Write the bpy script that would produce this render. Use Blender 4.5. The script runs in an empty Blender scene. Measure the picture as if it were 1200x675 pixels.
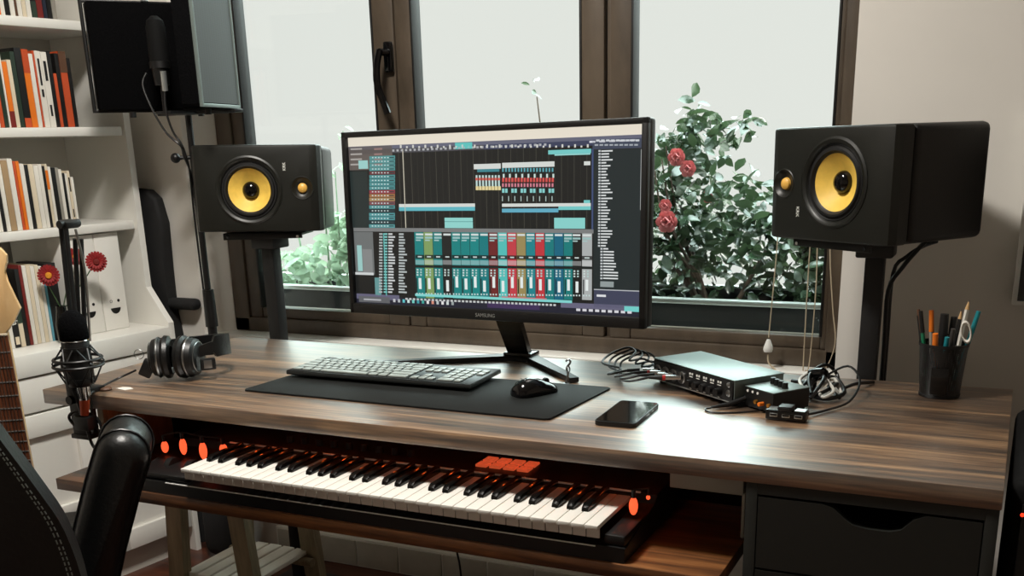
import bpy, bmesh, math, random
import numpy as np
from mathutils import Vector, Matrix, Euler

random.seed(7)
C = bpy.context.scene.collection
DZ = 0.73            # height of the desk top; everything below is measured from it
PI = math.pi

# ------------------------------------------------------------------ materials
def lin(c):
    return tuple(((v/255)/12.92 if v/255 <= .04045 else ((v/255+.055)/1.055)**2.4) for v in c)

def mat(name, rgb, rough=.5, metal=0, spec=.5, coat=0, coat_rough=.1, emit=None, estr=0, noise=0, nscale=40, bump=0, sheen=0, trans=0):
    m = bpy.data.materials.new(name); m.use_nodes = True
    nt = m.node_tree; b = nt.nodes['Principled BSDF']
    col = lin(rgb) + (1,)
    b.inputs['Base Color'].default_value = col
    b.inputs['Roughness'].default_value = rough
    b.inputs['Metallic'].default_value = metal
    b.inputs['Specular IOR Level'].default_value = spec
    b.inputs['Coat Weight'].default_value = coat
    b.inputs['Coat Roughness'].default_value = coat_rough
    b.inputs['Sheen Weight'].default_value = sheen
    if emit:
        b.inputs['Emission Color'].default_value = lin(emit) + (1,)
        b.inputs['Emission Strength'].default_value = estr
    if noise or bump:
        tc = nt.nodes.new('ShaderNodeTexCoord')
        n = nt.nodes.new('ShaderNodeTexNoise'); n.inputs['Scale'].default_value = nscale; n.inputs['Detail'].default_value = 4
        nt.links.new(tc.outputs['Object'], n.inputs['Vector'])
        if noise:
            r = nt.nodes.new('ShaderNodeValToRGB')
            r.color_ramp.elements[0].position = .3; r.color_ramp.elements[1].position = .7
            r.color_ramp.elements[0].color = tuple(v*(1-noise) for v in col[:3]) + (1,)
            r.color_ramp.elements[1].color = tuple(min(1, v*(1+noise)) for v in col[:3]) + (1,)
            nt.links.new(n.outputs['Fac'], r.inputs['Fac']); nt.links.new(r.outputs['Color'], b.inputs['Base Color'])
        if bump:
            bp = nt.nodes.new('ShaderNodeBump'); bp.inputs['Strength'].default_value = bump; bp.inputs['Distance'].default_value = .002
            nt.links.new(n.outputs['Fac'], bp.inputs['Height']); nt.links.new(bp.outputs['Normal'], b.inputs['Normal'])
    return m

def wood(name, cols, scale=(1.2, 16, 16), rough=.35, coat=0, coat_rough=.2, bands=True, coat_ior=1.5, bump=.15, fine=.4, detail=7, spec=.5):
    m = bpy.data.materials.new(name); m.use_nodes = True
    nt = m.node_tree; b = nt.nodes['Principled BSDF']; L = nt.links.new
    tc = nt.nodes.new('ShaderNodeTexCoord')
    mp = nt.nodes.new('ShaderNodeMapping'); mp.inputs['Scale'].default_value = scale
    L(tc.outputs['Object'], mp.inputs['Vector'])
    n1 = nt.nodes.new('ShaderNodeTexNoise'); n1.inputs['Scale'].default_value = 1.5; n1.inputs['Detail'].default_value = detail; n1.inputs['Roughness'].default_value = .62; n1.inputs['Distortion'].default_value = .6
    L(mp.outputs['Vector'], n1.inputs['Vector'])
    mp2 = nt.nodes.new('ShaderNodeMapping'); mp2.inputs['Scale'].default_value = (scale[0]*3, scale[1]*6, scale[2]*6)
    L(tc.outputs['Object'], mp2.inputs['Vector'])
    n2 = nt.nodes.new('ShaderNodeTexNoise'); n2.inputs['Scale'].default_value = 2; n2.inputs['Detail'].default_value = 5
    L(mp2.outputs['Vector'], n2.inputs['Vector'])
    mx = nt.nodes.new('ShaderNodeMath'); mx.operation = 'MULTIPLY_ADD'
    sub = nt.nodes.new('ShaderNodeMath'); sub.operation = 'SUBTRACT'; sub.inputs[1].default_value = .5
    L(n2.outputs['Fac'], sub.inputs[0]); L(sub.outputs[0], mx.inputs[0]); mx.inputs[1].default_value = fine; L(n1.outputs['Fac'], mx.inputs[2])
    r = nt.nodes.new('ShaderNodeValToRGB')
    el = r.color_ramp.elements
    while len(el) < len(cols): el.new(.5)
    for i, (p, c) in enumerate(cols):
        el[i].position = p; el[i].color = lin(c) + (1,)
    L(mx.outputs[0], r.inputs['Fac']); L(r.outputs['Color'], b.inputs['Base Color'])
    b.inputs['Roughness'].default_value = rough
    b.inputs['Specular IOR Level'].default_value = spec
    b.inputs['Coat Weight'].default_value = coat; b.inputs['Coat Roughness'].default_value = coat_rough; b.inputs['Coat IOR'].default_value = coat_ior
    if bump:
        bp = nt.nodes.new('ShaderNodeBump'); bp.inputs['Strength'].default_value = bump; bp.inputs['Distance'].default_value = .001
        L(mx.outputs[0], bp.inputs['Height']); L(bp.outputs['Normal'], b.inputs['Normal'])
    return m

M = {}
def mm(key, *a, **k):
    if key not in M: M[key] = mat(key, *a, **k)
    return M[key]

M['desk'] = wood('rustic_wood', [(.29, (40, 30, 21)), (.43, (84, 62, 43)), (.56, (130, 98, 68)), (.74, (186, 148, 108))], (1.1, 15, 15), .5, 1.0, .36, coat_ior=2.5, fine=.65)
M['shelfwood'] = wood('shelf_wood', [(.3, (36, 22, 14)), (.45, (78, 48, 27)), (.6, (118, 74, 40)), (.75, (156, 106, 62))], (1.3, 13, 13), .4, .3, .3)
M['pine'] = wood('pale_pine', [(.3, (112, 100, 76)), (.7, (158, 142, 112))], (14, 14, 1.4), .6, bump=.05)
M['slat'] = wood('white_slat', [(.3, (224, 219, 205)), (.7, (240, 237, 228))], (14, 1.4, 14), .6, bump=.05)
M['floor'] = wood('floor_boards', [(.3, (38, 20, 14)), (.5, (74, 38, 24)), (.75, (110, 62, 40))], (1.5, 9, 9), .4, .2)
M['frame'] = wood('brown_window_frame', [(.3, (62, 53, 43)), (.5, (80, 69, 57)), (.75, (96, 84, 70))], (5, 5, 1.5), .4, bump=.04, fine=.2)
M['maple'] = wood('maple', [(.3, (214, 172, 116)), (.7, (236, 200, 148))], (10, 10, 1.5), .3, .6, .1, bump=0)
M['rosewood'] = wood('rosewood', [(.3, (58, 30, 18)), (.7, (112, 62, 36))], (24, 24, 2), .4, bump=0)
mm('wall', (206, 196, 184), .9, noise=.03, nscale=6, bump=.05)
mm('wall_white', (232, 228, 220), .9, noise=.02, nscale=6)
mm('ceiling', (225, 222, 214), .9)
mm('white_paint', (236, 234, 227), .35, noise=.015, nscale=5)
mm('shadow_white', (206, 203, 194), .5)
mm('black', (9, 9, 9), .45)
mm('blackmatte', (6, 6, 6), .8, spec=.2)
mm('foam', (9, 9, 10), .95, spec=.05, noise=.3, nscale=250, bump=.8)
mm('blackgloss', (8, 8, 9), .12)
mm('blackmetal', (11, 11, 12), .46, spec=.5)
mm('vinyl', (10, 10, 10), .42, noise=.1, nscale=300, bump=.15)
mm('baffle', (19, 20, 15), .42, noise=.06, nscale=200)
mm('rubber', (12, 12, 12), .55)
mm('cone', (240, 200, 88), .55, noise=.08, nscale=60)
mm('dome', (232, 180, 84), .4)
mm('white', (236, 236, 230), .4)
mm('leather', (9, 10, 10), .4, spec=.5, noise=.1, nscale=120, bump=.35)
mm('stitch', (150, 160, 156), .7)
mm('chrome', (210, 212, 214), .12, 1)
mm('steel', (150, 152, 152), .3, 1)
mm('silver', (196, 200, 198), .3, .8)
mm('aluminium', (122, 134, 131), .4, .55, noise=.02, nscale=200)
mm('alexgrey', (27, 29, 25), .55, noise=.03, nscale=10)
mm('railgrey', (176, 182, 174), .5)
mm('pad', (17, 19, 18), .75, spec=.25, noise=.12, nscale=500, bump=.1)
mm('keywhite', (232, 230, 222), .3)
mm('keyblack', (10, 10, 10), .2)
mm('orange_glow', (255, 90, 30), .4, emit=(255, 92, 52), estr=1.3)
mm('pad_glow', (206, 112, 80), .5, emit=(255, 104, 60), estr=.38)
mm('keycap', (146, 154, 150), .42, spec=.5)
mm('kbbody', (40, 42, 41), .4, .2)
mm('cable', (12, 12, 12), .4)
mm('cablewhite', (196, 194, 186), .5)
mm('cord', (188, 172, 146), .8)
mm('red', (190, 40, 36), .4)
mm('petal', (150, 32, 34), .6, noise=.25, nscale=60)
mm('pollen', (226, 150, 40), .8, noise=.2, nscale=300)
mm('stem', (48, 74, 34), .6)
mm('leaf', (44, 64, 44), .24, spec=1.0, noise=.5, nscale=14)
mm('leafhaze', (142, 166, 144), .35, noise=.4, nscale=14)  # paleness of window haze and overexposure put into the leaf colour
mm('bark', (74, 58, 46), .8)
mm('camellia', (208, 128, 130), .6, noise=.2, nscale=30)
mm('planter', (9, 11, 12), .75, noise=.15, nscale=8)
mm('soil', (38, 28, 22), .95)
mm('orange', (232, 120, 28), .5); mm('redorange', (196, 78, 36), .55)
mm('cream', (222, 208, 182), .6); mm('paper', (228, 224, 214), .7); mm('greybook', (150, 146, 136), .7)
mm('brown', (92, 62, 42), .6); mm('tan', (168, 140, 104), .6); mm('darkred', (116, 30, 26), .5)
mm('blackbook', (18, 17, 17), .5); mm('greenbook', (34, 52, 40), .6); mm('bluebook', (96, 158, 176), .5); mm('navy', (30, 36, 52), .5)
mm('green', (24, 120, 84), .4); mm('teal', (22, 128, 138), .4); mm('graphite', (60, 58, 56), .5); mm('pencilwood', (206, 168, 118), .7)
mm('gold', (200, 140, 60), .3, .8)
mm('leds', (255, 40, 20), .4, emit=(255, 50, 24), estr=2.5)
mm('phoneglass', (10, 11, 12), .06, coat=1)
mm('bag', (20, 20, 21), .8, noise=.15, nscale=90)
mm('tile', (186, 182, 170), .6, noise=.06, nscale=20)

def glass():
    m = bpy.data.materials.new('window_glass'); m.use_nodes = True
    nt = m.node_tree; nt.nodes.clear()
    o = nt.nodes.new('ShaderNodeOutputMaterial'); mx = nt.nodes.new('ShaderNodeMixShader')
    t = nt.nodes.new('ShaderNodeBsdfTransparent'); g = nt.nodes.new('ShaderNodeBsdfGlossy'); g.inputs['Roughness'].default_value = .02
    f = nt.nodes.new('ShaderNodeFresnel'); f.inputs['IOR'].default_value = 1.3
    t.inputs['Color'].default_value = (.95, .97, .96, 1)
    nt.links.new(f.outputs[0], mx.inputs[0]); nt.links.new(t.outputs[0], mx.inputs[1]); nt.links.new(g.outputs[0], mx.inputs[2]); nt.links.new(mx.outputs[0], o.inputs[0])
    return m
M['glass'] = glass()
def translucent(key, rgb, amt):
    m = M[key]; nt = m.node_tree; b = nt.nodes['Principled BSDF']; o = nt.nodes['Material Output']
    t = nt.nodes.new('ShaderNodeBsdfTranslucent'); t.inputs['Color'].default_value = lin(rgb)+(1,)
    x = nt.nodes.new('ShaderNodeMixShader'); x.inputs[0].default_value = amt
    nt.links.new(b.outputs[0], x.inputs[1]); nt.links.new(t.outputs[0], x.inputs[2]); nt.links.new(x.outputs[0], o.inputs['Surface'])
translucent('leaf', (84, 104, 70), .16); translucent('leafhaze', (180, 200, 172), .35); translucent('camellia', (240, 150, 150), .3)

def perforated():
    m = bpy.data.materials.new('perforated_metal'); m.use_nodes = True
    nt = m.node_tree; b = nt.nodes['Principled BSDF']; L = nt.links.new
    tc = nt.nodes.new('ShaderNodeTexCoord'); v = nt.nodes.new('ShaderNodeTexVoronoi'); v.inputs['Scale'].default_value = 240; v.inputs['Randomness'].default_value = .1
    L(tc.outputs['Object'], v.inputs['Vector'])
    r = nt.nodes.new('ShaderNodeValToRGB'); r.color_ramp.elements[0].position = .42; r.color_ramp.elements[1].position = .5
    r.color_ramp.elements[0].color = (.006, .006, .006, 1); r.color_ramp.elements[1].color = (.014, .02, .018, 1)
    L(v.outputs['Distance'], r.inputs['Fac']); L(r.outputs['Color'], b.inputs['Base Color'])
    b.inputs['Metallic'].default_value = 0; b.inputs['Roughness'].default_value = .5
    return m
M['perf'] = perforated()

def screen_mat():
    m = bpy.data.materials.new('lit_display'); m.use_nodes = True
    nt = m.node_tree; b = nt.nodes['Principled BSDF']
    a = nt.nodes.new('ShaderNodeVertexColor'); a.layer_name = 'pixels'
    b.inputs['Base Color'].default_value = (.012, .012, .012, 1); b.inputs['Roughness'].default_value = .3
    nt.links.new(a.outputs['Color'], b.inputs['Emission Color']); b.inputs['Emission Strength'].default_value = 1.0
    return m
M['screen'] = screen_mat()

# ------------------------------------------------------------------ mesh builder
class MB:
    def __init__(s): s.bm = bmesh.new(); s.mi = 0
    def _fin(s, vs):
        fs = {f for v in vs for f in v.link_faces}
        for f in fs: f.material_index = s.mi
        return list(vs)
    def box(s, c, size, rot=None, bev=0, seg=2):
        mx = Matrix.Translation(Vector(c)) @ ((rot if isinstance(rot, Matrix) else Euler(rot).to_matrix().to_4x4()) if rot is not None else Matrix.Identity(4)) @ Matrix.Diagonal((size[0], size[1], size[2], 1))
        vs = bmesh.ops.create_cube(s.bm, size=1, matrix=mx)['verts']
        fs = {f for v in vs for f in v.link_faces}
        for f in fs: f.material_index = s.mi
        if bev:
            es = {e for v in vs for e in v.link_edges}
            bmesh.ops.bevel(s.bm, geom=list(es), offset=min(bev, .49*min(size)), segments=seg, affect='EDGES', profile=.5, material=-1)
        return s
    def cyl(s, p0, p1, r0, r1=None, seg=16, cap=True):
        p0, p1 = Vector(p0), Vector(p1); r1 = r0 if r1 is None else r1
        d = p1-p0; q = Vector((0, 0, 1)).rotation_difference(d.normalized()).to_matrix().to_4x4()
        mx = Matrix.Translation((p0+p1)/2) @ q
        vs = bmesh.ops.create_cone(s.bm, cap_ends=cap, segments=seg, radius1=r0, radius2=r1, depth=d.length, matrix=mx)['verts']
        s._fin(vs); return s
    def sph(s, c, r, scale=(1, 1, 1), seg=16, rot=None):
        mx = Matrix.Translation(Vector(c)) @ (Euler(rot).to_matrix().to_4x4() if rot else Matrix.Identity(4)) @ Matrix.Diagonal((*scale, 1))
        vs = bmesh.ops.create_uvsphere(s.bm, u_segments=seg, v_segments=max(6, seg//2), radius=r, matrix=mx)['verts']
        s._fin(vs); return s
    def lathe(s, prof, mx=None, seg=28, close=False):
        mx = mx or Matrix.Identity(4); rings = []
        for (r, z) in prof:
            if r < 1e-6: rings.append([s.bm.verts.new(mx @ Vector((0, 0, z)))])
            else: rings.append([s.bm.verts.new(mx @ Vector((r*math.cos(2*PI*k/seg), r*math.sin(2*PI*k/seg), z))) for k in range(seg)])
        n = len(rings); pairs = [(i, i+1) for i in range(n-1)] + ([(n-1, 0)] if close else [])
        for i, j in pairs:
            a, b = rings[i], rings[j]
            for k in range(seg):
                k2 = (k+1) % seg
                q = [a[k % len(a)], a[k2 % len(a)], b[k2 % len(b)], b[k % len(b)]]
                u = []
                for v in q:
                    if v not in u: u.append(v)
                if len(u) >= 3:
                    try: s.bm.faces.new(u).material_index = s.mi
                    except ValueError: pass
        return s
    def tube(s, pts, r, seg=8, smooth=4, closed=False, taper=None):
        P = [Vector(p) for p in pts]
        if smooth > 1 and len(P) > 2:
            Q = []; n = len(P)
            for i in range(n if closed else n-1):
                if closed: a, b, c, d = P[i-1], P[i], P[(i+1) % n], P[(i+2) % n]
                else: a, b, c, d = P[max(i-1, 0)], P[i], P[i+1], P[min(i+2, n-1)]
                for k in range(smooth):
                    t = k/smooth
                    Q.append(.5*((2*b)+(c-a)*t+(2*a-5*b+4*c-d)*t*t+(3*b-a-3*c+d)*t**3))
            if not closed: Q.append(P[-1])
            P = Q
        n = len(P); rings = []; nrm = None
        for i in range(n):
            t = (P[(i+1) % n]-P[i-1]) if closed else (P[min(i+1, n-1)]-P[max(i-1, 0)])
            if t.length < 1e-9: t = Vector((0, 0, 1))
            t.normalize()
            if nrm is None:
                nrm = t.orthogonal().normalized()
            nrm = (nrm-t*nrm.dot(t))
            if nrm.length < 1e-6: nrm = t.orthogonal()
            nrm.normalize(); bn = t.cross(nrm)
            rr = r if taper is None else r+(taper-r)*i/(n-1)
            rings.append([s.bm.verts.new(P[i]+nrm*rr*math.cos(2*PI*k/seg)+bn*rr*math.sin(2*PI*k/seg)) for k in range(seg)])
        for i in range(n if closed else n-1):
            a, b = rings[i], rings[(i+1) % n]
            for k in range(seg):
                s.bm.faces.new([a[k], a[(k+1) % seg], b[(k+1) % seg], b[k]]).material_index = s.mi
        if not closed:
            s.bm.faces.new(rings[0][::-1]).material_index = s.mi; s.bm.faces.new(rings[-1]).material_index = s.mi
        return s
    def prism(s, poly, z0, z1, mx=None, bev=0, seg=2):
        mx = mx or Matrix.Identity(4)
        a = [s.bm.verts.new(mx @ Vector((x, y, z0))) for x, y in poly]; b = [s.bm.verts.new(mx @ Vector((x, y, z1))) for x, y in poly]
        n = len(poly); fs = [s.bm.faces.new(a[::-1]), s.bm.faces.new(b)]
        for i in range(n): fs.append(s.bm.faces.new([a[i], a[(i+1) % n], b[(i+1) % n], b[i]]))
        for f in fs: f.material_index = s.mi
        if bev:
            es = list({e for f in fs[:2] for e in f.edges})
            bmesh.ops.bevel(s.bm, geom=es, offset=bev, segments=seg, affect='EDGES', profile=.5, material=-1)
        return s
    def quad(s, pts):
        f = s.bm.faces.new([s.bm.verts.new(Vector(p)) for p in pts]); f.material_index = s.mi; return s
    def build(s, name, m, parent=None, loc=None, rot=None, ang=35):
        bmesh.ops.recalc_face_normals(s.bm, faces=s.bm.faces[:])
        me = bpy.data.meshes.new(name); s.bm.to_mesh(me); s.bm.free()
        for x in (m if isinstance(m, (list, tuple)) else [m]): me.materials.append(M[x] if isinstance(x, str) else x)
        me.shade_smooth(); me.set_sharp_from_angle(angle=math.radians(ang))
        o = bpy.data.objects.new(name, me); C.objects.link(o)
        if parent is not None:
            o.parent = parent
            if loc: o.location = loc
        else:
            l = loc or (0, 0, 0); o.location = (l[0], l[1], l[2]+DZ)
        if rot is not None: o.rotation_euler = rot
        return o

def tag(o, label, cat, group=None):
    o['label'] = label; o['category'] = cat
    if group: o['group'] = group
    return o
def thing(name, label, cat, loc, rz=0, group=None, rot=None):
    o = bpy.data.objects.new(name, None); C.objects.link(o); o.empty_display_size = .05
    o.location = (loc[0], loc[1], loc[2]+DZ); o.rotation_euler = rot if rot is not None else (0, 0, rz)
    return tag(o, label, cat, group)
def struct(o): o['kind'] = 'structure'; return o
def part(o, label): o['label'] = label; return o
def copy_part(o, parent, loc=None):
    c = o.copy(); C.objects.link(c); c.parent = parent
    if loc is not None: c.location = loc
    return c
def text_mesh(txt, name, size, m, parent, mx, depth=.0004):
    cu = bpy.data.curves.new('t', 'FONT'); cu.body = txt; cu.size = size; cu.align_x = 'CENTER'; cu.align_y = 'CENTER'; cu.extrude = depth
    to = bpy.data.objects.new('t', cu); C.objects.link(to)
    dg = bpy.context.evaluated_depsgraph_get(); me = bpy.data.meshes.new_from_object(to.evaluated_get(dg)); bpy.data.objects.remove(to)
    me.transform(mx); me.materials.clear(); me.materials.append(M[m])
    o = bpy.data.objects.new(name, me); C.objects.link(o); o.parent = parent
    return o
def RX(a): return Matrix.Rotation(a, 4, 'X')
def RY(a): return Matrix.Rotation(a, 4, 'Y')
def RZ(a): return Matrix.Rotation(a, 4, 'Z')
def TR(*v): return Matrix.Translation(Vector(v))

# ------------------------------------------------------------------ camera
yaw, pitch, roll = .4537, .3081, -.0282
cy, sy, cp, sp = math.cos(yaw), math.sin(yaw), math.cos(pitch), math.sin(pitch)
f = Vector((-sy*cp, cy*cp, -sp)); r = Vector((cy, sy, 0)); u = r.cross(f)
r2 = r*math.cos(roll)+u*math.sin(roll); u2 = -r*math.sin(roll)+u*math.cos(roll)
cam = bpy.data.cameras.new('camera'); co = bpy.data.objects.new('camera', cam); C.objects.link(co)
mw = Matrix((r2, u2, -f)).transposed().to_4x4(); mw.translation = Vector((-.0147, -1.5379, .4866+DZ))
co.matrix_world = mw
cam.sensor_width = 36; cam.lens = 1231.5/1200*36; cam.shift_x = (600-595.78)/1200; cam.shift_y = (551.36-337.5)/1200
cam.clip_start = .05
bpy.context.scene.camera = co

# ------------------------------------------------------------------ room
WY, FY = .90, .97            # wall face, window frame face
XL, XR, YB, ZC = -2.85, 1.5, -3.0, 1.77
FL = -DZ
def wbox(m, x0, x1, y0, y1, z0, z1, bev=0): return m.box(((x0+x1)/2, (y0+y1)/2, (z0+z1)/2), (x1-x0, y1-y0, z1-z0), None, bev)
struct(wbox(MB(), XL-.15, XR+.15, YB-.15, WY+.15, FL-.1, FL).build('floor', 'floor'))
struct(wbox(MB(), XL-.15, XR+.15, YB-.15, WY+.16, ZC, ZC+.1).build('ceiling', 'ceiling'))
struct(wbox(MB(), XL-.12, XL, YB, WY+.1, FL, ZC).build('wall_left', 'wall'))
struct(wbox(MB(), XR, XR+.12, YB, WY+.1, FL, ZC).build('wall_right', 'wall'))
struct(wbox(MB(), XL, XR, YB-.12, YB, FL, ZC).build('wall_back', 'wall'))
# window wall: one mesh with the opening and a splayed left reveal
OL, OR, OB, OT = -2.208, -.369, -.062, 1.38      # opening at the wall face
w = MB()
TH = .16
wbox(w, XL, OL, WY, WY+TH, FL, ZC)
wbox(w, OR, XR, WY, WY+TH, FL, ZC)
wbox(w, OL, OR, WY, WY+TH, FL, OB)
wbox(w, OL, OR, WY, WY+TH, OT, ZC)
w.prism([(OL, WY), (-2.146, FY), (-2.146, WY+TH), (OL, WY+TH)], OB, OT)
struct(w.build('wall_window', 'wall_white'))
s = MB(); wbox(s, OL+.002, OR-.002, WY-.004, FY+.03, OB, OB+.008, .002); struct(s.build('trim_sill', 'white_paint'))
b = MB(); b.mi = 0
wbox(b, -2.0, XR, WY-.018, WY, FL, FL+.09, .003)
b.mi = 1
for k in range(24): wbox(b, -1.99+k*.145, -1.99+k*.145+.139, WY-.023, WY-.015, FL+.006, FL+.084, .002)
struct(b.build('baseboard_window', ['white_paint', 'tile']))

# window: frame, three sashes with panes, handle
win = thing('window_1', None, None, (0, FY, 0)); del win['label']; del win['category']; win['kind'] = 'structure'
def fbox(m, x0, x1, z0, z1, y0=0, y1=.06, bev=.004): return m.box(((x0+x1)/2, (y0+y1)/2, (z0+z1)/2), (x1-x0, y1-y0, z1-z0), None, bev)
fr = MB()
fbox(fr, -2.146, -2.09, OB+.008, OT); fbox(fr, -.405, -.36, OB+.008, OT); fbox(fr, -2.146, -.36, OB+.008, -.012); fbox(fr, -2.146, -.36, OT-.06, OT)
fbox(fr, -.955, -.942, -.02, OT, .022, .06, .001)
fo = fr.build('frame', 'frame', win)
def sash(x0, x1, wl, wr, zb=-.012, bot=.03):
    m = MB(); ZT = OT-.06
    fbox(m, x0, x0+wl, zb, ZT, .006, .055); fbox(m, x1-wr, x1, zb, ZT, .006, .055)
    fbox(m, x0+wl, x1-wr, zb, zb+bot, .008, .053); fbox(m, x0+wl, x1-wr, ZT-.06, ZT, .008, .053)
    o = m.build('sash', 'frame', win)
    g = MB(); fbox(g, x0+wl-.005, x1-wr+.005, zb+bot-.005, ZT-.055, .028, .034, 0); g.build('pane', 'glass', o)
    bd = MB()
    for a in (x0+wl, x1-wr): fbox(bd, a-.003, a+.003, zb+bot, ZT-.06, .004, .05, .001)
    bd.build('glazing_bead', 'black', o)
    return o
sash(-2.09, -1.535, .045, .065); s2 = sash(-1.531, -.957, .05, .06); sash(-.942, -.402, .055, .016)
h = MB()
h.box((-1.548, -.004, .69), (.026, .012, .075), None, .005)
h.cyl((-1.548, -.006, .70), (-1.548, -.045, .70), .009)
h.mi = 0
h.tube([(-1.548, -.045, .705), (-1.556, -.05, .67), (-1.556, -.052, .62), (-1.54, -.05, .575), (-1.532, -.048, .55)], .0095, 10)
h.build('handle', 'blackgloss', s2)

# ------------------------------------------------------------------ outside: planters and shrubs
def leaf_blob(m, centers, n, size, rng, up=.3):
    for _ in range(n):
        c, rad = rng.choice(centers)
        while True:
            d = Vector((rng.uniform(-1, 1), rng.uniform(-1, 1), rng.uniform(-1, 1)))
            if .25 < d.length <= 1: break
        p = Vector(c)+Vector((d.x*rad[0], d.y*rad[1], d.z*rad[2]))
        L = size*rng.uniform(.7, 1.3); W = L*.5
        e = Euler((rng.uniform(-1.2, 1.2), rng.uniform(-1.2, 1.2), rng.uniform(0, 2*PI))).to_matrix()
        pts = [(0, -L/2, 0), (W*.42, -L*.22, .12*W), (W*.5, L*.05, .14*W), (W*.28, L*.32, .08*W), (0, L/2, -.1*W), (-W*.28, L*.32, .08*W), (-W*.5, L*.05, .14*W), (-W*.42, -L*.22, .12*W)]
        v = [m.bm.verts.new(p+e @ Vector(q)) for q in pts]; mid = [m.bm.verts.new(p+e @ Vector((0, t*L, 0))) for t in (-.22, .05, .32)]
        for a in ([v[0], v[1], mid[0]], [v[1], v[2], mid[1], mid[0]], [v[2], v[3], mid[2], mid[1]], [v[3], v[4], mid[2]], [v[4], v[5], mid[2]], [v[5], v[6], mid[1], mid[2]], [v[6], v[7], mid[0], mid[1]], [v[7], v[0], mid[0]]):
            m.bm.faces.new(a)
def trough(x0, x1, y0, y1, zt, label):
    t = thing('planter_box', label, 'planter', ((x0+x1)/2, (y0+y1)/2, -.20))
    hx, hy, H = (x1-x0)/2, (y1-y0)/2, zt+.20
    m = MB()
    m.box((0, -hy+.008, H/2), (2*hx, .016, H), None, .003); m.box((0, hy-.008, H/2), (2*hx, .016, H), None, .003)
    for s_ in (-1, 1): m.box((s_*(hx-.008), 0, H/2), (.016, 2*hy-.03, H), None, .003)
    m.box((0, 0, .01), (2*hx-.03, 2*hy-.03, .02))
    m.build('trough', 'planter', t)
    rm = MB()
    for s_ in (-1, 1):
        rm.box((0, s_*hy, H), (2*hx+.03, .025, .014), None, .004); rm.box((s_*hx, 0, H), (.025, 2*hy, .014), None, .004)
    part(rm.build('rim', 'silver', t), 'pale rolled rim')
    so = MB(); so.box((0, 0, H-.05), (2*hx-.034, 2*hy-.034, .04)); so.build('soil', 'soil', t)
    return t
trough(-2.34, -1.50, 1.14, 1.40, .058, 'dark blue-grey planter trough outside the left window pane, below pale leaves')
trough(-1.22, -.20, 1.14, 1.40, .064, 'dark planter trough outside the right window pane, below the flowering bush')
lg = MB(); wbox(lg, -3.2, .6, WY+TH+.02, 2.6, -.26, -.20); struct(lg.build('ground', 'tile'))
gd = MB(); wbox(gd, -3.2, .6, WY+TH+.02, 2.6, FL-.1, -.26); struct(gd.build('trim_1', 'tile'))
rng = random.Random(3)
bu = thing('camellia_bush', 'green camellia bush with pink flowers outside the right window pane', 'bush', (-.80, 1.27, .02))
m = MB()
leaf_blob(m, [((-.12, .12, .16), (.17, .14, .15)), ((.02, .14, .26), (.2, .16, .14)), ((.2, .1, .14), (.2, .16, .16)), ((-.1, .2, .34), (.13, .12, .12)), ((.3, .1, .22), (.13, .14, .12)), ((-.05, .2, .44), (.09, .1, .08)), ((-.2, .16, .3), (.1, .1, .12)), ((.34, .04, .1), (.16, .1, .13)), ((.36, .06, .2), (.14, .1, .12)), ((.1, .04, .06), (.3, .08, .08))], 1150, .046, rng)
leaf_blob(m, [((.05, .1, .14), (.32, .12, .12)), ((.26, .1, .16), (.2, .12, .14)), ((-.14, .1, .14), (.16, .1, .13)), ((.1, .12, .24), (.22, .12, .1))], 700, .044, rng)
leaf_blob(m, [((-.08, .2, .52), (.05, .05, .06)), ((.06, .2, .46), (.07, .05, .05)), ((-.19, .2, .44), (.06, .05, .05))], 60, .045, rng)
m.build('foliage', ['leaf'], bu)
m = MB()
for k in range(9):
    a = rng.uniform(-1, 1); m.tube([(.06+a*.03, .0, -.04), (.05+a*.12, .05, .08), (.02+a*.22, .1+rng.uniform(-.05, .08), .2), (a*.3, .14, .36+rng.uniform(-.08, .1))], .008, 6, taper=.002)
m.build('branches', 'bark', bu)
fl0 = None
for (x, y, z, sc) in [(-.085, -.0, .235, 1.0), (-.1, .03, .275, .6), (-.08, .06, .40, .8), (-.045, .05, .37, .75), (.0, .1, .295, .6)]:
    if fl0 is None:
        m = MB()
        for ring, (n, R, tilt) in enumerate([(6, .026, .5), (5, .016, .9), (4, .008, 1.3)]):
            for k in range(n):
                mx = RX(PI/2) @ RZ(2*PI*k/n+ring*.4) @ TR(R*.6, 0, .004*ring) @ RY(-tilt)
                vs = bmesh.ops.create_uvsphere(m.bm, u_segments=8, v_segments=6, radius=1, matrix=mx @ Matrix.Diagonal((.018, .016, .003, 1)))
        fl0 = o = m.build('flower', 'camellia', bu); o.location = (x, y, z)
    else: o = copy_part(fl0, bu, (x, y, z))
    o.scale = (sc,)*3; o['label'] = 'pink camellia bloom'
rng = random.Random(11)
hp = thing('hedge_plant', 'pale green leafy plant in the planter outside the left pane, beside the left speaker', 'plant', (-1.95, 1.27, .015))
m = MB()
leaf_blob(m, [((-.25, 0, .07), (.14, .1, .07)), ((-.05, 0, .09), (.16, .1, .1)), ((.12, .04, .16), (.14, .1, .13)), ((.25, .04, .14), (.14, .1, .16)), ((.02, .06, .2), (.1, .08, .08)), ((.3, .04, .28), (.1, .08, .1))], 900, .05, rng)
m.build('foliage', 'leafhaze', hp)
m = MB()
for (x, z) in [(-.22, .42), (-.08, .44), (.02, .5), (.14, .4), (.24, .46), (-.02, .38)]:
    m.tube([(x*.6, 0, -.02), (x*.8, .02, z*.5), (x, .03, z)], .004, 6, taper=.0015)
    leaf_blob(m, [((x, .03, z), (.03, .03, .03))], 4, .03, rng)
m.build('sprig', 'leafhaze', hp)
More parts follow.
